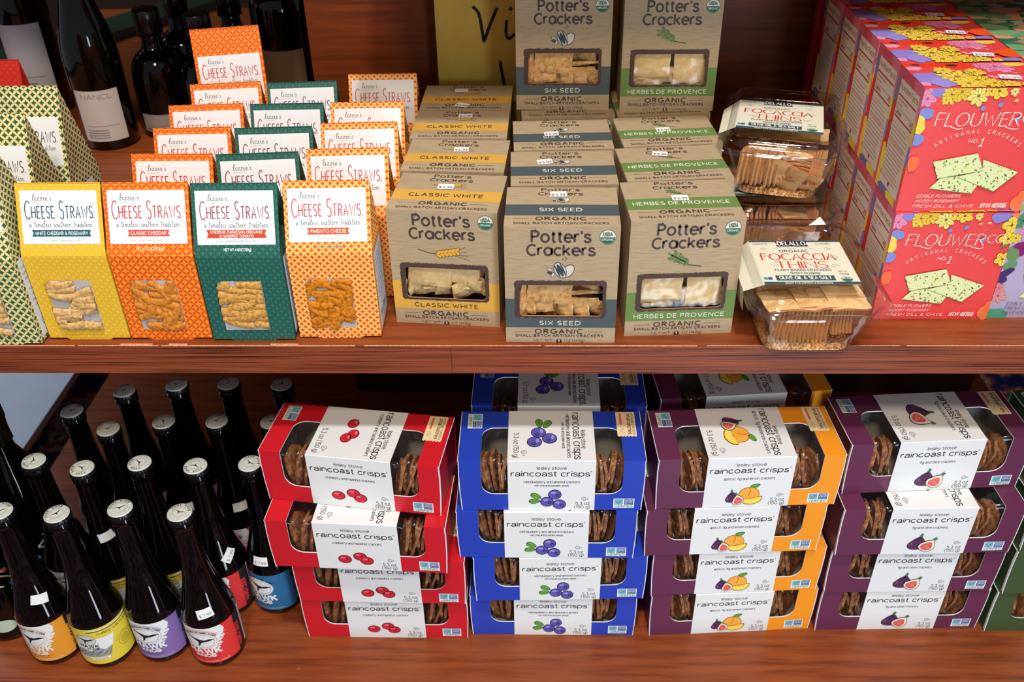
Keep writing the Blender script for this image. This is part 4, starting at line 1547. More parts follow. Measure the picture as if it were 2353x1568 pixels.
    a.line([(.0650, .0772), (.0668, .0790), (.0652, .0708)], .0011, dk, 2)
    a.line([(.0634, .0708), (.0670, .0708)], .0007, dk, 2)
    A_ = [P(580, 958), P(1030, 882), P(1085, 1040), P(625, 1115)]
    B_ = [P(1085, 940), P(1440, 1060), P(1195, 1240), P(820, 1100), P(1080, 1045)]
    C_ = [P(655, 1115), P(830, 1095), P(1030, 1185), P(970, 1262), P(545, 1210)]
    for q in (C_, B_, A_):
        speckled(a, q, r)
    lines = {'coral': ('EDIBLE FLOWERS', 'WOODY ROSEMARY', 'FRESH DILL & CHIVE'), 'lilac': ('EDIBLE FLOWERS', 'FRESH CHIVE', 'LAVENDER'), 'teal': ('EDIBLE FLOWERS',)}[theme]
    for i, t in enumerate(lines):
        a.text(t, .0165 - i * .0008, .0170 - i * .0056, .0030, dk, 2, width=.0034 * len(t) * (.9 if i < 2 else .97), shear=.22, al='L', space=1.2, res=1)
    a.text('NET WT. 4OZ (113G)', .0940, .0055, .0045, dk, 2, width=.0250, shear=.2, bold=.02)
    clip_art(a, 0, 0, w, h)
    STEP = 5e-6

    def lay(art, fc):
        for i, it in enumerate(art.items):
            one = Art()
            one.items = [(it[0], it[1], it[2], 0)]
            one.emit(mb, fc, h0=.00008 + i * STEP)
    lay(a, F)
    a = Art()
    if theme == 'coral':
        petals(a, .012, .066, .016, .010, (226, 60, 36), 0, 1); a.ell(.012, .066, .005, .0028, ink((100, 40, 40)), 1, 14)
        petals(a, .046, .064, .022, .010, (230, 56, 34), 0, 2); a.ell(.047, .064, .006, .0035, ink((84, 40, 36)), 1, 14)
        bloom(a, .088, .060, .017, PNK, 9, 4, (176, 90, 130)); petals(a, .108, .066, .010, .006, YEL, 0, 6)
        bloom(a, .074, .062, .008, (224, 130, 170), 7, 5, (176, 90, 130))
        r2 = random.Random(5)
        for i in range(26):
            x, y = r2.uniform(.070, .112), r2.uniform(.020, .052)
            petals(a, x, y, .0024, .0022, r2.choice([PNK, (236, 160, 190), (220, 110, 150)]), 0, i)
            if i % 3 == 0:
                a.line([(x, y), (x + r2.uniform(-.008, .008), y + r2.uniform(-.004, .006))], .0003, ink((140, 50, 80)), 1)
        petals(a, .006, .054, .009, .006, (232, 150, 180), 0, 8)
        petals(a, .014, .026, .017, .016, VIO, 0, 9); petals(a, .022, .014, .012, .012, (150, 138, 212), 0, 10); petals(a, .003, .010, .006, .006, PNK, 0, 11)
        for i, (x, y, s) in enumerate(((.040, .030, .017), (.056, .020, .016), (.044, .010, .014), (.068, .010, .012), (.032, .046, .010), (.060, .040, .010), (.082, .006, .009), (.096, .004, .006))):
            bloom(a, x, y, s, YEL if i % 2 else (242, 212, 84), 11, 30 + i, (150, 108, 30))
        petals(a, .116, .024, .014, .014, (240, 84, 32), 0, 13); petals(a, .110, .004, .010, .006, VIO, 0, 14)
        for x, y in ((.052, .044), (.060, .030), (.072, .018)):
            a.line([(x, y), (x + .004, y - .006), (x + .003, y - .012)], .0005, ink((90, 110, 60)), 1)
        a.line([(.07, .048), (.09, .054), (.118, .060)], .0004, ink((110, 70, 60)), 1)
    else:
        r2 = random.Random(11)
        for i in range(34):
            x, y = r2.uniform(0, w), r2.uniform(0, d)
            petals(a, x, y, r2.uniform(.008, .018), r2.uniform(.005, .010), r2.choice([(206, 130, 84), (196, 92, 92), (92, 150, 110), (60, 116, 84), (214, 150, 110), (116, 160, 110), (150, 170, 160)]) if theme == 'teal' else r2.choice([(178, 150, 190), (120, 60, 120), (150, 170, 120)]), r2.uniform(-30, 30), i)
    clip_art(a, 0, 0, w, d)
    lay(a, Ft)
    # left side: flower border and the nutrition panel
    a = Art()
    r3 = random.Random(21)
    for x, y, ww, hh, c in ((.003, .120, .010, .010, (120, 90, 130)), (.012, .124, .012, .007, (206, 90, 110)), (.035, .125, .020, .006, (208, 84, 104)), (.060, .124, .012, .007, (226, 110, 130)),
                            (.003, .085, .006, .016, (214, 58, 40)), (.003, .055, .006, .014, (210, 50, 44)), (.003, .030, .007, .014, YEL), (.006, .006, .010, .008, YEL), (.028, .003, .016, .005, (120, 110, 170)),
                            (.050, .003, .014, .005, YEL), (.067, .012, .006, .012, (226, 100, 120)), (.068, .060, .006, .012, BLU), (.068, .085, .006, .014, (236, 206, 80)), (.068, .105, .005, .010, (226, 130, 160)),
                            (.003, .104, .006, .010, (128, 120, 150)), (.067, .036, .005, .010, (238, 100, 60))):
        petals(a, x, y, ww * 1.25, hh * 1.25, c, 0, int(x * 1e4 + y * 1e3))
    a.rect(.0105, .0085, .0645, .1175, ink((222, 204, 186)), 1)
    rd = ink((186, 52, 44))
    br = ink((158, 70, 58))
    a.text('Nutrition Facts', .0375, .1085, .0052, br, 1, width=.050, bold=.02)
    for y, tk in ((.1015, .0018), (.0895, .0005), (.0800, .0018), (.0740, .0004), (.0560, .0005), (.0420, .0004)):
        a.rect(.0115, y, .0635, y + tk, rd, 1)
    a.text('Calories', .013, .0838, .0044, br, 1, width=.017, al='L', bold=.02)
    a.text('45', .0630, .0838, .0056, br, 1, width=.008, al='R', bold=.03)
    a.text('3 servings per container', .013, .0975, .0022, br, 1, al='L', res=1)
    a.text('Serving size', .013, .0930, .0022, br, 1, al='L', res=1)
    pale = ink((196, 150, 134))
    for i in range(14):
        y = .0700 - i * .0041
        a.rect(.0125, y, .0125 + r3.uniform(.040, .0505), y + .0011, pale, 1)
    a.rect(.034, .0125, .0385, .0165, rd, 1)
    clip_art(a, 0, 0, d, h)
    lay(a, Fl)
    mb.build('carton', root)
    return Kind(root)


k_coral, k_lilac, k_teal = flower_box('card_coral', 'coral'), flower_box('card_lilac', 'lilac'), flower_box('card_teal', 'teal')
FTF = face((0, 0, FH), (1, 0, 0), (0, 1, 0))
GL, GU = 'coral flower boxes on the shelf, lower layer', 'coral flower boxes of the upper layer'
words = ('second', 'third', 'fourth', 'rearmost')
stand(k_coral, .3630, .0503, 0, 'lower coral flower-printed cracker box at the front, standing on the shelf', 'box', GL)
for i in range(4):
    stand(k_coral, .3630 + (i % 2) * .001, .0503 + .0715 * (i + 1), 0, 'coral flower box of the lower layer, ' + words[i] + ' from the front' if i < 3 else 'coral flower box of the lower layer, rearmost', 'box', GL)
for i in range(5):
    o = stand(k_coral, .3627 + (i % 2) * .0006, .0530 + .0712 * i, 0, ('front coral flower-printed cracker box of the upper layer', 'coral flower box of the upper layer, second from the front', 'coral flower box of the upper layer, third from the front',
              'coral flower box of the upper layer, fourth from the front', 'coral flower box of the upper layer, shaded and rearmost')[i], 'box', GU, FH + .0004)
    price_tag(o, FTF, .088, .025 - (i % 2) * .004, .020, .0115, '$10.99', -8, hh=.0016)
stand(k_lilac, .4880, .0530, 0, 'lilac flower-printed cracker box beside the lower front coral one', 'box')
for i in range(4):
    stand(k_teal, .4890, .0550 + .0720 * (i + 1), 0, 'teal flower-printed box of the lower layer at the right edge, ' + ('nearest', 'second', 'third', 'farthest')[i], 'box', 'teal flower boxes of the lower layer')
    stand(k_teal, .4880, .0550 + .0712 * (i + 1), 0, ('nearest', 'second', 'third', 'farthest')[i] + ' teal flower-printed box top at the upper right corner', 'box', 'teal flower boxes of the upper layer', FH + .0004)
mb = MB()
mb.box((0, 0, 0), (.070, .012, .262), 'card_red_shaded')
o = mb.build('upright_box', None, (.393, .4300, .131))
o['label'], o['category'] = 'narrow red box end standing behind the coral flower boxes', 'box'

# ================================================================ long window boxes of thin crisps
RW, RH, RD = .2110, .0757, .0870
BLK = (46, 46, 50)


def berry(a, x, y, rx, ry, col, hi, dk, mark):
    a.ell(x, y, rx * 1.12, ry * 1.12, ink(dk), 2, 22)
    a.ell(x, y, rx, ry, ink(col), 3, 22)
    a.ell(x - rx * .25, y + ry * .45, rx * .45, ry * .25, ink(hi), 4, 14)
    if mark == 'dot':
        a.ell(x + rx * .3, y + ry * .25, rx * .14, ry * .14, ink(dk), 5, 8)
    else:
        a.ell(x + rx * .45, y - ry * .15, rx * .34, ry * .34, ink(dk), 5, 6)
        a.ell(x + rx * .45, y - ry * .15, rx * .20, ry * .20, ink(col), 6, 6)


def leaf(a, x, y, L, w, rot, c1=(104, 164, 60), c2=(46, 92, 40)):
    for k, c, ly in ((1.0, c2, 2), (.84, c1, 3)):
        p = [(L / 2 * k * math.cos(t), w / 2 * k * math.sin(t) * (1 - .25 * math.cos(t))) for t in np.linspace(0, 2 * PI, 18)[:-1]]
        co, s = math.cos(math.radians(rot)), math.sin(math.radians(rot))
        a.poly([(x + u * co - v * s, y + u * s + v * co) for u, v in p], ink(c), ly)
    c, s = math.cos(math.radians(rot)), math.sin(math.radians(rot))
    a.line([(x - L * .4 * c, y - L * .4 * s), (x + L * .4 * c, y + L * .4 * s)], w * .06, ink(c2), 4)


def fig(a, x, y, s, half, rot=0.0):
    a.push(x, y, s, rot)
    body = [(-.0095, -.002), (-.0085, -.0070), (-.003, -.0098), (.004, -.0092), (.0088, -.0055), (.0096, .000), (.0070, .0050), (.0035, .0090), (.0022, .0130), (.0006, .0130), (-.0004, .0092), (-.0045, .0055)]
    big = [(u * 1.08, v * 1.08) for u, v in body]
    dk = ink((40, 20, 36))
    if not half:
        a.poly(smooth_pts(big + [big[0]], 3)[:-1], dk, 2)
        a.poly(smooth_pts(body + [body[0]], 3)[:-1], ink((92, 52, 90)), 3)
        for t in (-.6, -.2, .2, .6):
            a.line([(.0010, .0095), (t * .009, .001), (t * .0085, -.0075)], .0009, ink((62, 30, 62)), 4, sm=True)
        a.line([(-.0060, .001), (-.0065, -.004)], .0014, ink((132, 92, 128)), 5)
    else:
        a.poly(smooth_pts(big + [big[0]], 3)[:-1], dk, 2)
        a.poly(smooth_pts(body + [body[0]], 3)[:-1], ink((236, 222, 204)), 3)
        inn = [(u * .74, v * .74 - .0012) for u, v in body if v < .011]
        a.poly(smooth_pts(inn + [inn[0]], 3)[:-1], ink((216, 92, 84)), 4)
        r = random.Random(5)
        for i in range(26):
            t, q = r.uniform(0, 2 * PI), r.uniform(.001, .0058)
            a.ell(q * math.cos(t), q * math.sin(t) - .0025, .00055, .00035, ink((246, 190, 150)), 5, 6)
    a.poly([(-.0006, .0105), (.0024, .0105), (.0034, .0150), (.0008, .0158)], ink((60, 120, 80)), 6)
    a.pop()


def art_red(a):
    for x, y in ((-.0105, -.0006), (.0046, .0038), (.0108, -.0018)):
        berry(a, x, y, .0060, .0050, (206, 34, 52), (238, 110, 116), (70, 20, 30), 'dot')


def art_blue(a):
    leaf(a, -.0130, .0040, .013, .0075, -28)
    leaf(a, -.0145, -.0035, .013, .0070, 4)
    for x, y in ((.0075, .0062), (-.0010, -.0042), (.0125, -.0080)):
        berry(a, x, y, .0066, .0064, (92, 84, 170), (150, 146, 214), (30, 28, 70), 'star')


def art_apricot(a):
    a.ell(.0060, .0010, .0118, .0112, ink((150, 84, 20)), 2, 28)
    a.ell(.0060, .0010, .0112, .0106, ink((246, 170, 66)), 3, 28)
    a.line([(.0055, .0110), (.0070, .006), (.0050, .0)], .0007, ink((180, 100, 24)), 4, sm=True)
    leaf(a, .0115, .0135, .0115, .0062, 24)
    p = arc(.0085, -.0030, .0128, .0098, 195, 372, 20)
    a.poly(p, ink((120, 88, 10)), 5)
    p = arc(.0085, -.0030, .0120, .0090, 197, 370, 20)
    a.poly(p, ink((248, 206, 40)), 6)
    p = arc(.0085, -.0034, .0102, .0074, 200, 366, 20)
    a.poly(p, ink((252, 226, 120)), 7)
    for t in (225, 255, 285, 315, 340):
        a.line([(.0085, -.0034), (.0085 + .0098 * math.cos(math.radians(t)), -.0034 + .0070 * math.sin(math.radians(t)))], .0006, ink((240, 196, 40)), 8)
    a.push(0, 0)
    fig(a, -.0125, -.002, .72, False, 12)
    a.pop()
    b_ = Art()
    fig(b_, -.0060, -.0050, .66, True, 20)
    for v, f, m_, l in b_.items:
        a.raw(v, f, m_, l + 8)


def art_fig(a):
    fig(a, -.0055, .0005, .98, False, -6)
    b_ = Art()
    fig(b_, .0068, -.0022, .92, True, -30)
    for v, f, m_, l in b_.items:
        a.raw(v, f, m_, l + 6)


def non_gmo(a, x, y, w, h):
    a.rect(x, y, x + w, y + h, ink((232, 238, 236)), 1)
    a.rect(x + w * .05, y + h * .34, x + w * .46, y + h * .95, ink((120, 182, 214)), 2)
    a.poly([(x + w * .08, y + h * .80), (x + w * .24, y + h * .40), (x + w * .30, y + h * .40), (x + w * .22, y + h * .66)], ink((96, 160, 70)), 3)
    a.poly([(x + w * .27, y + h * .42), (x + w * .44, y + h * .92), (x + w * .32, y + h * .70)], ink((60, 130, 60)), 3)
    a.poly([(x + w * .20, y + h * .86), (x + w * .28, y + h * .66), (x + w * .36, y + h * .84), (x + w * .28, y + h * .76)], ink((226, 96, 44)), 4)
    a.rect(x + w * .52, y + h * .34, x + w * .95, y + h * .95, ink((38, 84, 146)), 2)
    wh = ink((228, 236, 242))
    a.text('NON', x + w * .735, y + h * .76, h * .14, wh, 3, width=w * .34, bold=.04)
    a.text('GMO', x + w * .735, y + h * .57, h * .14, wh, 3, width=w * .34, bold=.04)
    a.text('Project', x + w * .735, y + h * .41, h * .10, wh, 3, width=w * .34, res=1)
    a.text('VERIFIED', x + w * .50, y + h * .07, h * .19, ink((64, 128, 60)), 2, width=w * .84, bold=.03, res=1)


def ud(a, x, y, r, rot=0):
    k = ink(BLK)
    a.line(arc(x, y, r, r, 0, 360, 18), r * .16, k, 2)
    a.text('U', x - (0 if rot == 0 else r * .38), y - r * .38 if rot == 0 else y, r * .75, k, 2, rot=rot)
    if rot == 0:
        a.text('D', x + r * 1.75, y - r * .45, r * .8, k, 2)
    else:
        a.text('D', x - r * .45, y - r * 1.75, r * .8, k, 2, rot=rot)


_slices = []


def slice_mesh(k):
    r = random.Random(90 + k)
    mb = MB()
    n = 18
    lo, hi = [], []
    for i in range(n):
        t = 2 * PI * i / n
        sx = .0175 * math.copysign(abs(math.cos(t)) ** .7, math.cos(t)) * (1 + r.uniform(-.08, .08))
        sz = .0250 * math.copysign(abs(math.sin(t)) ** .7, math.sin(t)) * (1 + r.uniform(-.08, .08))
        b_ = .0012 * math.sin(sz * 90 + k)
        th = r.uniform(.0014, .0021)
        lo.append((b_ - th, sx, sz))
        hi.append((b_ + th, sx, sz))
    vs = lo + hi + [(-.0019, 0, 0), (.0019, 0, 0)]
    fs = []
    for i in range(n):
        j = (i + 1) % n
        fs += [(i, j, n + j, n + i), (i, 2 * n, j), (n + i, n + j, 2 * n + 1)]
    mb.add(vs, fs, 'crisp_brown')
    for i in range(10):
        mb.box((r.choice((-.0018, .0018)), r.uniform(-.013, .013), r.uniform(-.019, .019)), (.0016, .003, .003), 'crisp_brown')
    return mb


def crisp_box(left, right, art, flavour, sub, seed, label_pt=False):
    root = thing('crisp_box', 'x', 'box')
    w, h, d = RW, RH, RD
    mb = MB()
    F = face((0, 0, 0), (1, 0, 0), (0, 0, 1))
    Ft = face((0, 0, h), (1, 0, 0), (0, 1, 0))
    x0, x1, zb, yt, rr = w * .122, w * .882, h * .33, d * .66, .015
    mid = w * .5
    nb = arc(x0 + rr, zb + rr, rr, rr, 180, 270, 8) + arc(x1 - rr, zb + rr, rr, rr, 270, 360, 8)
    nt = arc(x1 - rr, yt - rr, rr, rr, 0, 90, 8) + arc(x0 + rr, yt - rr, rr, rr, 90, 180, 8)
    bul = .0018
    fl = [(bul, 0), (.0004, h * .4), (0, h * .75), (.0006, h)]
    frr = [(w - bul, 0), (w - .0004, h * .4), (w, h * .75), (w - .0006, h)]
    # front and top split at mid so each half can carry its own colour
    lf = fl + [(x0, h)] + [p for p in nb if p[0] <= mid] + [(mid, zb), (mid, 0)]
    rf = frr[::-1] + [(mid, 0), (mid, zb)] + [p for p in nb if p[0] > mid] + [(x1, h)]
    mb.panel(F, lf[::-1], left)
    mb.panel(F, rf, right)
    lt = [(.0006, 0), (.0006, d), (mid, d), (mid, yt)] + [p for p in nt if p[0] <= mid] + [(x0, 0)]
    rt = [(w - .0006, 0), (w - .0006, d), (mid, d), (mid, yt)] + [p for p in nt if p[0] > mid][::-1] + [(x1, 0)]
    mb.panel(Ft, lt[::-1], left)
    mb.panel(Ft, rt, right)
    for s, c in ((0, left), (1, right)):
        X = w * s
        ins = .0055 * (1 if s == 0 else -1)
        e = face((X + ins * .3, 0 if s else d, 0), (0, 1 if s else -1, 0), (0, 0, 1))
        mb.panel(e, [(0, 0), (d, 0), (d, h), (0, h)], c)
        # folded white board edges round the end
        ex = X + (.0004 if s == 0 else -.0004)
        mb.box((ex, d / 2, h - .0005), (.0010, d, .0010), 'white_card')
        for q in range(3):
            za, zb_ = (0, h * .4, h * .75)[q], (h * .4, h * .75, h)[q]
            ca, cb = ((bul, .0004, 0)[q], (.0004, 0, .0006)[q])
            if s:
                ca, cb = w - ca, w - cb
            dd = .0009 if s == 0 else -.0009
            mb.add([(ca, -.0003, za), (ca + dd, -.0003, za), (cb + dd, -.0003, zb_), (cb, -.0003, zb_), (ca, .003, za), (cb, .003, zb_)],
                   [(0, 1, 2, 3), (4, 0, 3, 5)], 'white_card')
    mb.panel(face((w, d, 0), (-1, 0, 0), (0, 0, 1)), [(0, 0), (mid, 0), (mid, h), (0, h)], right)
    mb.panel(face((mid, d, 0), (-1, 0, 0), (0, 0, 1)), [(0, 0), (mid, 0), (mid, h), (0, h)], left)
    mb.panel(face((.003, d, 0), (1, 0, 0), (0, -1, 0)), [(0, 0), (mid, 0), (mid, d), (0, d)], left)
    mb.panel(face((mid, d, 0), (1, 0, 0), (0, -1, 0)), [(0, 0), (mid - .003, 0), (mid - .003, d), (0, d)], right)
    # raw edge of the window cut, inner lining
    mb.panel(face((.004, d - .001, .001), (1, 0, 0), (0, 0, 1)), [(0, 0), (w - .008, 0), (w - .008, h - .002), (0, h - .002)], 'grey_board')
    mb.panel(face((.004, .001, .0012), (1, 0, 0), (0, 1, 0)), [(0, 0), (w - .008, 0), (w - .008, d - .002), (0, d - .002)], 'grey_board')
    for s in (0, 1):
        xx = w * (.035 if s == 0 else .965)
        mb.panel(face((xx, 0.001 if s == 0 else d - .001, .001), (0, 1 if s == 0 else -1, 0), (0, 0, 1)), [(0, 0), (d - .002, 0), (d - .002, h - .002), (0, h - .002)], 'grey_board')
    vs, fs = [], []
    loop = [(x0, h)] + nb + [(x1, h)]
    for p in loop:
        vs += [F(p[0], p[1], 0.0001), F(p[0], p[1], -.0012)]
    for i in range(len(loop) - 1):
        fs.append((2 * i, 2 * i + 1, 2 * i + 3, 2 * i + 2))
    mb.add(vs, fs, 'white_card')
    loop = [(x1, 0)] + nt + [(x0, 0)]
    vs, fs = [], []
    for p in loop:
        vs += [Ft(p[0], p[1], 0.0001), Ft(p[0], p[1], -.0012)]
    for i in range(len(loop) - 1):
        fs.append((2 * i, 2 * i + 1, 2 * i + 3, 2 * i + 2))
    mb.add(vs, fs, 'white_card')
    # marks printed on the board
    a = Art()
    non_gmo(a, w * .838, h * .045, w * .113, h * .195)
    a.emit(mb, F)
    a = Art()
    a.push(w * .040, d * .945, 1, -90)
    non_gmo(a, 0, 0, d * .30, w * .080)
    a.pop()
    sx = w * .862
    zz = [(sx, d * .49)] + [(sx + w * .105 * (i + .5 * 0) / 12, d * (.47 if i % 2 else .49)) for i in range(1, 12)] + [(sx + w * .105, d * .49), (sx + w * .105, d * .985), (sx, d * .985)]
    a.poly(zz, ink((240, 214, 168)), 1)
    bk = ink((110, 84, 60))
    a.text('artisanally crafted in', sx + w * .084, d * .735, .0030, bk, 2, width=d * .44, rot=-90, res=1)
    a.text('small batches', sx + w * .060, d * .735, .0046, bk, 2, width=d * .42, rot=-90, bold=.02)
    a.rect(sx + w * .018, d * .72, sx + w * .030, d * .95, ink((226, 110, 76)), 2)
    a.line([(sx + w * .016, d * .68), (sx + w * .034, d * .62), (sx + w * .018, d * .60), (sx + w * .036, d * .55)], .0004, bk, 2, sm=True)
    a.emit(mb, Ft)
    mb.build('carton', root)
    # white paper sleeve round the middle
    mb = MB()
    sx0, sx1 = w * .265, w * .735
    Fs, Fts = face((0, -.0006, 0), (1, 0, 0), (0, 0, 1)), face((0, 0, h + .0002), (1, 0, 0), (0, 1, 0))
    vs = []
    prof = [(-.0006, .0003), (-.0006, h - .0004), (0, h + .0002), (d + .0004, h + .0002), (d + .0004, .0003)]
    for x in (sx0, sx1):
        vs += [(x, p[0], p[1]) for p in prof]
    mb.add(vs, [(i, 5 + i, 6 + i, i + 1) for i in range(4)], 'sleeve_white')
    k = ink(BLK)
    c = w * .50
    a = Art()
    a.text('lesley stowe', c, h * .838, .0044, k, 1, width=w * .158)
    a.text('raincoast crisps', c - .0015, h * .705, .0074, k, 1, width=w * .418, bold=.012)
    a.text('\u00ae', c + w * .212, h * .775, .0026, k, 1, res=1)
    if flavour:
        a.text(flavour, c, h * .565, .0036, k, 1, width=.00187 * len(flavour), res=1)
    if sub:
        a.text(sub, c, h * .495, .0030, k, 1, width=w * .185, res=1)
    if art:
        a.push(c - .004, h * .240, 1.22 if art is art_red else 1.05, 0, 1.22 if art is art_red else 1.08)
        art(a)
        a.pop()
    ud(a, w * .676, h * .242, .0025)
    a.text('5.3 oz', w * .670, h * .115, .0044, k, 1, width=w * .075)
    a.text('(150 g)', w * .668, h * .040, .0044, k, 1, width=w * .085)
    a.emit(mb, Fs)
    a = Art()
    a.text('raincoast crisps', w * .620, d * .50, .0092, k, 1, width=d * .93, rot=-90)
    a.text('lesley stowe', w * .663, d * .42, .0054, k, 1, width=d * .36, rot=-90)
    if flavour:
        a.text(flavour, w * .583, d * .50, .0048, k, 1, width=min(d * .88, .0024 * len(flavour)), rot=-90, res=1)
    if sub:
        a.text(sub, w * .558, d * .50, .0036, k, 1, width=d * .52, rot=-90, res=1)
    a.text('5.3 oz (150 g)', w * .297, d * .30, .0056, k, 1, width=d * .49, rot=-90)
    ud(a, w * .352, d * .16, .0030, -90)
    if art:
        a.push(w * .455, d * .54, 1.22, -90)
        art(a)
        a.pop()
    a.emit(mb, Fts)
    mb.build('sleeve', root)
    # cellophane behind the two openings
    r = random.Random(seed)
    for s, (xa, xb) in enumerate(((w * .10, w * .285), (w * .715, w * .905))):
        mb = MB()
        nx, ns = 9, 16
        fsn = [(t / 8) for t in range(9)]
        path = [(-.0012 + .0022, zb - .004 + (h - .004 - zb) * t) for t in fsn] + [(.0012 + .0008, h - .0022)] + [(.004 + (yt + .002) * t, h - .0014) for t in fsn[1:]]
        vs, fs = [], []
        for j, (py, pz) in enumerate(path):
            for i in range(nx + 1):
                q = r.uniform(0, .0030) if 0 < i < nx and 0 < j < len(path) - 1 else 0
                q += .004 * max(0, math.sin(i * 1.3 + seed + j * .35)) * (0 < j < len(path) - 1)
                x = xa + (xb - xa) * i / nx
                fr = j < 9
                vs.append((x, py + (q if fr else 0), pz - (0 if fr else q)))
        for j in range(len(path) - 1):
            for i in range(nx):
                q = j * (nx + 1) + i
                fs.append((q, q + 1, q + nx + 2, q + nx + 1))
        mb.add(vs, fs, 'window_clear', smooth=True)
        mb.build('window_film', root)
    # stacked crisps standing on edge inside
    if not _slices:
        _slices.extend([slice_mesh(i) for i in range(4)])
    first = {}
    for xa, xb in ((w * .125, w * .29), (w * .72, w * .875)):
        nsl = 6
        for i in range(nsl):
            kk = (i + seed) % 4
            x = xa + (xb - xa) * (i + .5) / nsl
            if kk not in first:
                first[kk] = o = _slices[kk].build('crisp', root)
            else:
                o = first[kk].copy()
                C.objects.link(o)
            o.location = (x, .0265 + r.uniform(-.004, .006), .031 + r.uniform(-.002, .003))
            o.rotation_euler = (r.uniform(-.15, .15), r.uniform(-.25, .25), r.uniform(-.3, .3))
    return Kind(root)


k_rr = crisp_box('card_red', 'card_red', art_red, 'cranberry and hazelnut crackers', None, 1)
k_rb = crisp_box('card_blue', 'card_blue', art_blue, 'wild blueberry and almond crackers', 'with chia and pumpkin seeds', 2)
k_ra = crisp_box('card_plum', 'card_orange', art_apricot, 'apricot, fig and lemon crackers', None, 3)
k_rf = crisp_box('card_plum', 'card_plum', art_fig, 'fig and olive crackers', None, 4)
k_rg = crisp_box('card_moss', 'card_moss', None, None, None, 5)
ZL = -.44
lev = ('at the bottom of its stack', 'second from the bottom of its stack', 'third from the bottom of its stack', 'on top of its stack')


def stack(kind, what, grp, spots):
    for i, (x, y, rz) in enumerate(spots):
        stand(kind, x, y, rz, what + ' ' + lev[i], 'box', grp, ZL + i * (RH + .0004))


stack(k_rr, 'red cranberry crisp box', 'stacked red crisp boxes', ((-.2997, -.0345, 0), (-.2991, -.0389, -.9), (-.3161, -.0495, -2.8), (-.3188, -.0140, -7.4)))
stack(k_rb, 'blue blueberry crisp box', 'stacked blue crisp boxes', ((-.0862, -.0285, .2), (-.0783, -.0371, 1.6), (-.0955, -.0346, .1), (-.0900, -.0310, .3)))
stack(k_ra, 'half plum half orange apricot crisp box', 'stacked plum and orange crisp boxes', ((.1421, -.0285, 3.8), (.1394, -.0268, 3.3), (.1258, -.0307, 3.0), (.1340, -.0285, 2.7)))
stack(k_rf, 'plum purple fig crisp box', 'stacked plum fig crisp boxes', ((.3574, -.0173, 1.6), (.3552, -.0200, 1.5), (.3535, -.0275, 1.8), (.3545, -.0020, 4.0)))
stack(k_rg, 'dark green crisp box at the right picture edge,', 'stacked dark green crisp boxes', ((.5745, -.0170, 1.5), (.5750, -.0200, 1.5), (.5760, -.0180, 2.5), (.5775, .0120, 3.0)))
lev = ('at the bottom of the rear stack', 'second up in the rear stack', 'third up in the rear stack', 'on top of the rear stack under the shelf')
stack(k_rb, 'shaded blue crisp box', 'rear stack of blue crisp boxes', ((-.0804, .0675, -.3),) * 4)
stack(k_ra, 'shaded plum and orange crisp box', 'rear stack of plum and orange crisp boxes', ((.1481, .0800, 5.2),) * 4)

# ================================================================ cider bottles
BR, BHT = .0330, .242
flat('cap_white', (212, 214, 204), 0.4, 0.4)
flat('cap_side', (20, 20, 22), 0.3, 0.5)


def hawk(a, x, y, s, mat, lay=3, rot=0):
    a.push(x, y, s, rot)
    a.poly([(-1.0, .42), (-.55, .30), (-.20, .22), (.02, .12), (.30, .10), (.62, .20), (1.0, .10), (.66, .02), (.40, -.06), (.20, -.10), (.02, -.20), (-.10, -.46), (-.24, -.52), (-.16, -.30), (-.16, -.10), (-.40, .10), (-.75, .26)], mat, lay)
    a.pop()


def cap_art(rot):
    a = Art()
    k = ink((44, 46, 44))
    g = ink((168, 172, 164))
    a.push(0, 0, 1, rot)
    for r_ in (.0088, .0078, .0068):
        a.line(arc(0, 0, r_, r_, 0, 360, 32), .0003, g, 1)
    a.line(arc(0, 0, .0132, .0132, 0, 360, 40), .0004, g, 1)
    a.ring_text('HAWK KNOB', 0, 0, .0098, .0027, k, 90, step=17, bold=.03)
    a.ring_text('APPALACHIAN HARD CIDER', 0, 0, .0117, .0014, g, 270, step=7, inside=True)
    hawk(a, 0, 0, .0066, k, 2)
    a.pop()
    return a


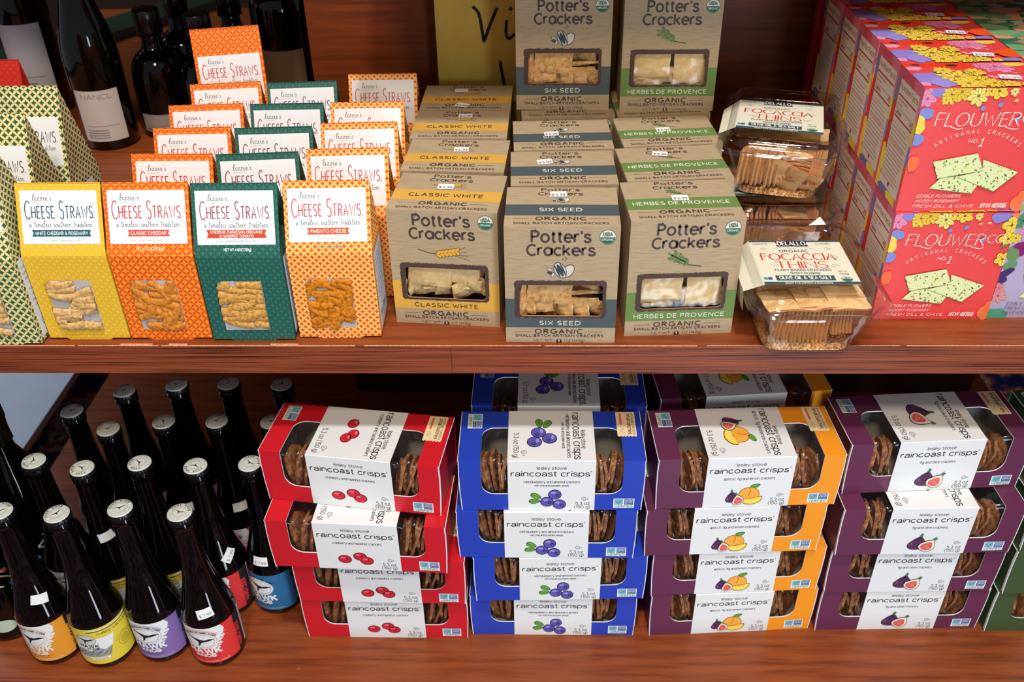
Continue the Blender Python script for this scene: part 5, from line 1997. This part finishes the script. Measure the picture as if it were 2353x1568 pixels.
def cider_label(style):
    a = Art()
    col = {'orange': (232, 154, 46), 'yellow': (232, 208, 66), 'purple': (132, 108, 170), 'red': (226, 58, 56), 'blue': (46, 112, 162)}[style]
    b_, w_, k = ink(col), ink((236, 238, 236)), ink((36, 34, 38))
    L = .066
    a.rect(-.048, 0, .060, L, b_, 1)
    a.rect(-.050, 0, -.048, L, w_, 1)
    lt = ink(tuple(min(255, int(c * .5 + 128)) for c in col))
    dk = ink(tuple(int(c * .72) for c in col))
    if style == 'yellow':
        a.poly([(-.034, .014), (.012, .014), (.023, .048), (-.024, .048)], w_, 2)
        g1, g2, g3 = ink((120, 122, 122)), ink((160, 162, 160)), ink((84, 86, 86))
        a.poly([(-.034, .014), (.012, .014), (.017, .030), (.008, .026), (0, .031), (-.010, .026), (-.020, .029), (-.032, .024)], g2, 3)
        for i in range(16):
            x = -.030 + i * .0027
            a.line([(x, .016 + (i % 3) * .002), (x + .005, .021 + (i % 4) * .0018)], .0008, (g1, g3)[i % 2], 4)
        a.ell(-.012, .046, .0130, .0100, ink((150, 150, 140)), 4)
        a.ell(-.012, .046, .0122, .0092, ink((214, 214, 206)), 5)
        hawk(a, -.012, .046, .0120, k, 6)
        a.text('HAWK', -.010, .0325, .0050, k, 6, width=.024, bold=.04)
        a.text('KNOB', -.006, .0285, .0030, k, 6, width=.014, bold=.03)
        a.rect(-.034, .0085, .010, .0125, w_, 3)
        a.text('HARD CIDER', -.010, .0092, .0022, k, 4, width=.034, res=1)
        a.rect(-.008, .0600, .060, .0612, k, 3)
        a.rect(-.008, .0620, .060, .0635, w_, 3)
        a.text('THREE VIRTUES', .025, .0535, .0034, ink((120, 100, 30)), 3, width=.044, bold=.02)
        a.line(arc(.034, .027, .0090, .0105, 0, 360, 26), .0006, ink((150, 130, 40)), 3)
        a.ell(.034, .027, .0066, .0074, ink((206, 184, 56)), 3)
        a.ring_text('APPALACHIAN', .034, .027, .0115, .0022, ink((140, 120, 40)), 90, step=14)
    else:
        if style != 'blue':
            a.poly([(-.048, L), (.016, L), (.020, .058), (.017, .050), (.019, .046), (.012, .038), (.014, .034), (.004, .028), (-.030, .028), (-.040, .034), (-.048, .040)], w_, 2)
            for i in range(9):
                y = .030 + i * .0026
                a.poly([(.006 + i * .0012, y), (.013 + i * .0010, y + .0010), (.006 + i * .0012, y + .0016)], (w_, b_)[i % 2], 3)
            for i, r_ in enumerate((.0300, .0282, .0266)):
                a.line(arc(-.012, .034, r_, r_ * .98, 40, 150, 26), .0007, (lt, b_, lt)[i], 3)
        a.ell(-.012, .043, .0205, .0155, lt, 4)
        a.ell(-.012, .043, .0196, .0147, w_, 5)
        a.line(arc(-.012, .043, .0172, .0126, 0, 360, 30), .0004, dk, 6)
        hawk(a, -.012, .043, .0185, k, 7)
        a.ring_text('APPALACHIAN HARD CIDER', -.012, .0335, .0245, .0028, k, 90, step=4.6, lay=7, bold=.02)
        a.text('HAWK', -.010, .0195, .0098, w_, 8, width=.040, bold=.075, shear=-.05)
        a.text('KNOB', -.010, .0130, .0054, w_, 8, width=.024, bold=.07)
        a.text('APPALACHIAN', -.010, .0095, .0022, dk, 3, width=.034, res=1)
        a.text('HARD CIDER', -.010, .0066, .0022, dk, 3, width=.026, res=1)
        a.text('APPALACHIAN HARD CIDER', -.010, .0028, .0018, w_, 3, width=.054, res=1)
        a.rect(.034, 0, .048, L, k, 3)
        a.text('HARD CIDER', .041, .008, .0070, b_, 4, width=.040, rot=90, al='L', bold=.04)
        a.rect(.049, 0, .060, L, w_, 3)
        for i in range(12):
            a.rect(.050, .005 + i * .0048, .059, .0072 + i * .0048, ink((120, 120, 124)), 4)
    return a


def cider(style, glass, caprot, turn, sticker):
    root = thing('cider_bottle', 'x', 'bottle')
    mb = MB()
    mb.lathe([(0, .0006), (.0285, .0), (.0322, .002), (BR, .006), (BR, .077), (.0328, .080), (.0318, .085), (.0287, .0965), (.0255, .109), (.0225, .121), (.0195, .134), (.0172, .149), (.0155, .165), (.0145, .182), (.0139, .202), (.0135, .220), (.0136, .224), (.0149, .2255), (.0150, .2290), (.0140, .2310), (.0134, .2345), (.0125, .2350)], glass, 44)
    mb.build('glass_body', root)
    mb = MB()
    n = 84
    prof = [(.0136, .2345, 0), (.0152, .2342, 1), (.0153, .2360, .8), (.0146, .2395, .25), (.0138, .2412, 0)]
    vs, fs = [], []
    for r_, z, f in prof:
        for i in range(n):
            t = 2 * PI * i / n
            q = r_ + f * .0006 * math.sin(21 * t)
            vs.append((q * math.sin(t), -q * math.cos(t), z))
    for j in range(len(prof) - 1):
        for i in range(n):
            i2 = (i + 1) % n
            fs.append((j * n + i, j * n + i2, (j + 1) * n + i2, (j + 1) * n + i))
    mb.add(vs, fs, 'cap_side', smooth=True)
    mb.lathe([(.0143, .2402), (.0140, .2414), (.0132, .2419), (.006, .2421), (.00001, .2421)], 'cap_white', 40)
    mb.build('crown_cap', root, None, (0, 0, math.radians(caprot)))
    a = cap_art(0)
    cm = MB()
    a.emit(cm, face((0, 0, .2422), (1, 0, 0), (0, 1, 0)), eps=.00006)
    o = cm.build('cap_print', [c for c in root.children if c.name.startswith('crown_cap')][0])
    mb = MB()
    cider_label(style).emit(mb, cyl(BR + .0002, .010, math.radians(turn)), eps=.00007, curve=.004)
    mb.build('label', root)
    if sticker:
        z, th, tilt, txt = sticker
        zr = [(.077, BR), (.080, .0328), (.085, .0318), (.0965, .0287), (.109, .0255), (.121, .0225), (.134, .0195), (.149, .0172)]
        rr = np.interp(z, [q[0] for q in zr], [q[1] for q in zr])
        t = math.radians(th)
        sl = .32
        n_ = Vector((math.sin(t), -math.cos(t), sl)).normalized()
        u = Vector((math.cos(t), math.sin(t), 0))
        v = n_.cross(u)
        P0 = Vector((rr * math.sin(t), -rr * math.cos(t), z)) + n_ * .0006
        st = Art()
        st.push(0, 0, 1, tilt)
        st.rect(-.0100, -.0065, .0100, .0065, 'paper_white', 1)
        st.text(txt, 0, -.004, .0038, ink((70, 74, 84)), 2, width=.014, res=1)
        st.pop()
        mb = MB()

        def Fc(a_, b_, h_=0.0):
            k = a_ / rr
            s_ = Vector((math.sin(t + k), -math.cos(t + k), 0)) * (rr - b_ * sl) + Vector((0, 0, z + b_))
            return s_ + n_ * (h_ + .0006)
        st.emit(mb, Fc, curve=.003)
        mb.build('price_sticker', root)
    return root


CB = 'cider bottles on the lower shelf'
front = 'cider bottle in the front row'
bottles = (
    ('orange', -.6205, -.0499, 20, 6, (.112, 38, -14, ''), 'orange-labelled cider bottle in the front row'),
    ('yellow', -.5525, -.0536, 60, 12, None, 'yellow-labelled cider bottle with a grey mountain picture, front row'),
    ('purple', -.4824, -.0441, 28, 12, None, 'purple-labelled cider bottle in the front row'),
    ('red', -.4108, -.0506, -8, 12, (.098, 16, 10, '$ 7.99'), 'red-labelled cider bottle in the front row, nearest the red boxes'),
    ('orange', -.6195, .0362, 100, 40, None, 'dark cider bottle directly behind the orange-labelled front bottle'),
    ('yellow', -.5539, .0232, 150, 14, (.140, 30, 10, ''), 'cider bottle directly behind the yellow-labelled front bottle'),
    ('yellow', -.4867, .0329, 130, 30, None, 'cider bottle directly behind the purple-labelled front bottle'),
    ('red', -.4164, .0279, 170, -4, (.104, 48, 44, '$ 7.99'), 'red-labelled cider bottle directly behind the red-labelled front bottle'),
    ('blue', -.3506, .0329, -30, -4, (.098, -10, 0, '$ 7.99'), 'blue-labelled cider bottle half hidden by the red boxes'),
    ('purple', -.6121, .1335, 20, 0, (.100, 20, 0, ''), 'leftmost cider bottle of the third row, beside the bare shelf edge'),
    ('purple', -.5499, .0971, 40, 0, None, 'cider bottle of the third row, second from its left'),
    ('purple', -.4830, .1117, 130, 0, (.110, 20, 0, ''), 'cider bottle of the third row, second from its right in view'),
    ('red', -.4142, .1131, 50, 0, (.110, 30, 0, ''), 'cider bottle of the third row, rightmost in full view'),
    ('blue', -.3431, .1122, 10, 0, None, 'cider bottle of the third row, behind the top red box'),
    ('purple', -.5581, .1764, 60, 0, None, 'leftmost cider bottle of the back row'),
    ('purple', -.4913, .1900, 20, 0, None, 'cider bottle of the back row, second from its left'),
    ('red', -.4206, .1931, 80, 0, None, 'cider bottle of the back row, second from its right'),
    ('blue', -.3475, .1913, 70, 0, None, 'rightmost cider bottle of the back row, behind the red boxes'),
)
seen = {}
for style, x, y, cr, turn, stk, lb in bottles:
    if style not in seen:
        seen[style] = cider(style, 'brown_glass' if y < -.02 else 'black_glass', 0, 0, None)
        o = seen[style]
        seen[style + '_kids'] = list(o.children)
    else:
        o = seen[style].copy()
        C.objects.link(o)
        for ch in seen[style + '_kids']:
            dup(ch, o)
    put(o, (x, y, ZL), 0, lb, 'bottle', CB)
    for ch in o.children:
        if ch.name.startswith('crown_cap'):
            ch.rotation_euler.z = math.radians(cr)
        if ch.name.startswith('label'):
            ch.rotation_euler.z = math.radians(turn)
    if stk:
        z, th, tilt, txt = stk
        zr = [(.077, BR), (.080, .0328), (.085, .0318), (.0965, .0287), (.109, .0255), (.121, .0225), (.134, .0195), (.149, .0172)]
        rr = float(np.interp(z, [q[0] for q in zr], [q[1] for q in zr]))
        t = math.radians(th)
        st = Art()
        st.push(0, 0, 1, tilt)
        st.rect(-.0095, -.0065, .0095, .0065, 'paper_white', 1)
        if txt:
            st.text(txt, 0, -.004, .0038, ink((70, 74, 84)), 2, width=.014, res=1)
        st.pop()
        mb = MB()
        zs, rs = [q[0] for q in zr], [q[1] for q in zr]

        def Fc(a_, b_, h_=0.0):
            k = t + a_ / rr
            R_ = float(np.interp(z + b_, zs, rs)) + .0006 + h_
            return Vector((math.sin(k) * R_, -math.cos(k) * R_, z + b_))
        st.emit(mb, Fc, curve=.003)
        mb.build('price_sticker', o)

# two dark bottles with fantastical painted decoration at the left edge
def painted(seed):
    root = thing('painted_bottle', 'x', 'bottle')
    mb = MB()
    R_ = .040
    mb.lathe([(0, .0006), (.036, 0), (.0395, .003), (R_, .008), (R_, .150), (.0385, .165), (.033, .185), (.024, .205), (.017, .222), (.0150, .240), (.0150, .268), (.0165, .270), (.0165, .284), (.0130, .286), (.00001, .286)], 'black_glass', 40)
    mb.build('glass_body', root)
    r = random.Random(seed)
    a = Art()
    cols = [(206, 216, 190), (52, 92, 150), (196, 168, 104), (150, 84, 40), (206, 216, 190), (70, 120, 170)]
    for i in range(46):
        x, y = r.uniform(-.09, .09), r.uniform(.02, .135)
        c = r.choice(cols)
        if c == (206, 216, 190) or r.random() < .4:
            p = [(x, y)]
            for q in range(4):
                p.append((p[-1][0] + r.uniform(-.007, .007), p[-1][1] + r.uniform(.002, .008)))
            a.line(p, r.uniform(.0012, .0026), ink(c), 1, sm=True)
        else:
            n = r.randint(5, 8)
            s = r.uniform(.003, .008)
            a.poly([(x + s * r.uniform(.5, 1.2) * math.cos(2 * PI * q / n), y + s * r.uniform(.5, 1.2) * math.sin(2 * PI * q / n)) for q in range(n)], ink(c), 1)
    a.ell(.012, .030, .016, .011, ink((190, 204, 180)), 1)
    mb = MB()
    for i, it in enumerate(a.items):
        one = Art()
        one.items = [(it[0], it[1], it[2], 0)]
        one.emit(mb, cyl(R_ + .0003, .0, 0), h0=i * .00001, curve=.005)
    mb.build('painted_decoration', root)
    mb = MB()
    n = 40
    vs, fs = [], []
    for j, (q, z) in enumerate(((.0172, .236), (.0168, .250), (.0170, .266), (.0182, .272), (.0178, .288), (.0120, .2895), (.00001, .290))):
        for i in range(n):
            t = 2 * PI * i / n
            k = q + (r.uniform(-.0010, .0010) if q > .001 else 0)
            vs.append((k * math.sin(t), -k * math.cos(t), z))
    for j in range(6):
        for i in range(n):
            fs.append((j * n + i, j * n + (i + 1) % n, (j + 1) * n + (i + 1) % n, (j + 1) * n + i))
    mb.add(vs, fs, 'gold_foil')
    mb.build('foil_capsule', root)
    return root


flat('gold_foil', (60, 56, 48), 0.22, 0.5, 0, 0.8)
put(painted(3), (-.6990, -.0080, ZL), 0, 'dark bottle with painted white and blue swirls, cut off at the left picture edge', 'bottle')
put(painted(8), (-.6860, .0790, ZL), 70, 'dark painted bottle with gold foil neck behind the leftmost cider bottle', 'bottle')

# ================================================================ wine bottles beyond the left end of the wood panel
def wine(r, h, sh, neck, glass, label, caps, flatcap=False, name='wine_bottle'):
    root = thing(name, 'x', 'bottle')
    mb = MB()
    if sh == 'slope':
        prof = [(0, .0008), (r * .88, 0), (r, .004), (r, h * .42), (r * .97, h * .48), (r * .84, h * .56), (r * .66, h * .64), (r * .5, h * .72), (neck, h * .80), (neck * .95, h * .9), (neck, h * .97), (neck, h)]
    elif sh == 'round':
        prof = [(0, .0008), (r * .9, 0), (r, .005), (r, h * .44), (r * .97, h * .52), (r * .86, h * .60), (r * .66, h * .66), (r * .44, h * .695), (neck * 1.05, h * .73), (neck, h * .76), (neck, h * .98)]
    else:
        prof = [(0, .0008), (r * .9, 0), (r, .004), (r, h * .60), (r * .95, h * .65), (r * .72, h * .70), (r * .5, h * .735), (neck, h * .77), (neck * .95, h * .9), (neck, h)]
    mb.lathe(prof + [(.00001, prof[-1][1])], glass, 40)
    mb.build('glass_body', root)
    mb = MB()
    c0 = h * (.80 if flatcap else .78)
    mb.lathe([(neck * 1.06, c0), (neck * 1.28 if flatcap else neck * 1.10, c0 + .001), (neck * 1.28 if flatcap else neck * 1.08, h), (neck * 1.22, h + .0012), (.00001, h + .0014)], 'cap_black' if flatcap else 'capsule_black', 30)
    mb.build('cap' if flatcap else 'capsule', root)
    if label:
        z0, z1, half, col, turn, words_ = label
        a = Art()
        a.rect(-half, z0, half, z1, ink(col), 1)
        g = ink(tuple(int(c * .62) for c in col))
        hh = z1 - z0
        y = z1 - hh * .16
        for i, t in enumerate(words_):
            s_ = hh * (.09 if i == 0 else .045)
            a.text(t, 0, y, s_, g, 2, width=half * (1.3 if i == 0 else 1.1), res=1)
            y -= hh * (.16 if i == 0 else .10)
        a.rect(-half * .7, z0 + hh * .30, half * .7, z0 + hh * .31, g, 2)
        for i in range(4):
            a.rect(-half * .75, z0 + hh * (.06 + .05 * i), half * .2, z0 + hh * (.08 + .05 * i), g, 2)
        mb = MB()
        a.emit(mb, cyl(r + .0003, 0, math.radians(turn)), curve=.005)
        mb.build('label', root)
    return root


put(wine(.040, .320, 'slope', .0150, 'green_black_glass', (.016, .094, .034, (206, 198, 190), 12, ('NANCL',)), None), (-.662, .555, 0), 0,
    'large dark wine bottle with a cream label low on its body', 'bottle')
put(wine(.042, .320, 'square', .0150, 'green_black_glass', (.030, .150, .036, (200, 206, 220), 8, ()), None), (-.826, .700, 0), 0,
    'dark wine bottle with a pale label at the top left corner', 'bottle')
put(wine(.040, .320, 'square', .0150, 'black_glass', None, None), (-.945, .690, 0), 0, 'unlabelled dark bottle half out of the picture at the far top left', 'bottle')
DB = 'dark squat bottles with flat black caps'
sq = wine(.042, .188, 'round', .0150, 'black_glass', (.012, .040, .030, (150, 140, 132), 0, ()), None, True, 'squat_bottle')
sk = list(sq.children)
for i, (x, y, lb) in enumerate(((-.585, .602, 'squat dark bottle with flat black cap, beside the large wine bottle'), (-.500, .575, 'squat dark bottle with flat black cap, just left of the tall orange box'),
                                (-.575, .700, 'squat dark bottle in the second row, above the leftmost squat one'), (-.492, .705, 'squat dark bottle in the second row, over the tall orange box'),
                                (-.430, .800, 'squat dark bottle farthest back, beside the wood panel'))):
    if i == 0:
        o = sq
    else:
        o = sq.copy()
        C.objects.link(o)
        for ch in sk:
            dup(ch, o)
    put(o, (x, y, 0), 0, lb, 'bottle', DB)
put(wine(.046, .290, 'square', .0150, 'black_glass', (.015, .118, .040, (104, 80, 60), 0, ()), None), (-.400, .665, 0), 0, 'tall black bottle with a dull brown label touching the wood panel', 'bottle')
put(wine(.044, .290, 'square', .0150, 'black_glass', (.015, .095, .038, (104, 80, 60), 0, ()), None), (-.300, .690, 0), 0, 'tall black bottle mostly hidden behind the wood panel', 'bottle')
gl = MB()
gl.box((0, 0, .009), (.60, .10, .018), 'glass_edge_green', Matrix.Rotation(math.radians(58), 4, 'Z'))
o = gl.build('glass_riser', None, (-.90, 1.08, 0))
o['label'], o['category'] = 'thick green-edged glass strip lying diagonally behind the wine bottles', 'glass'
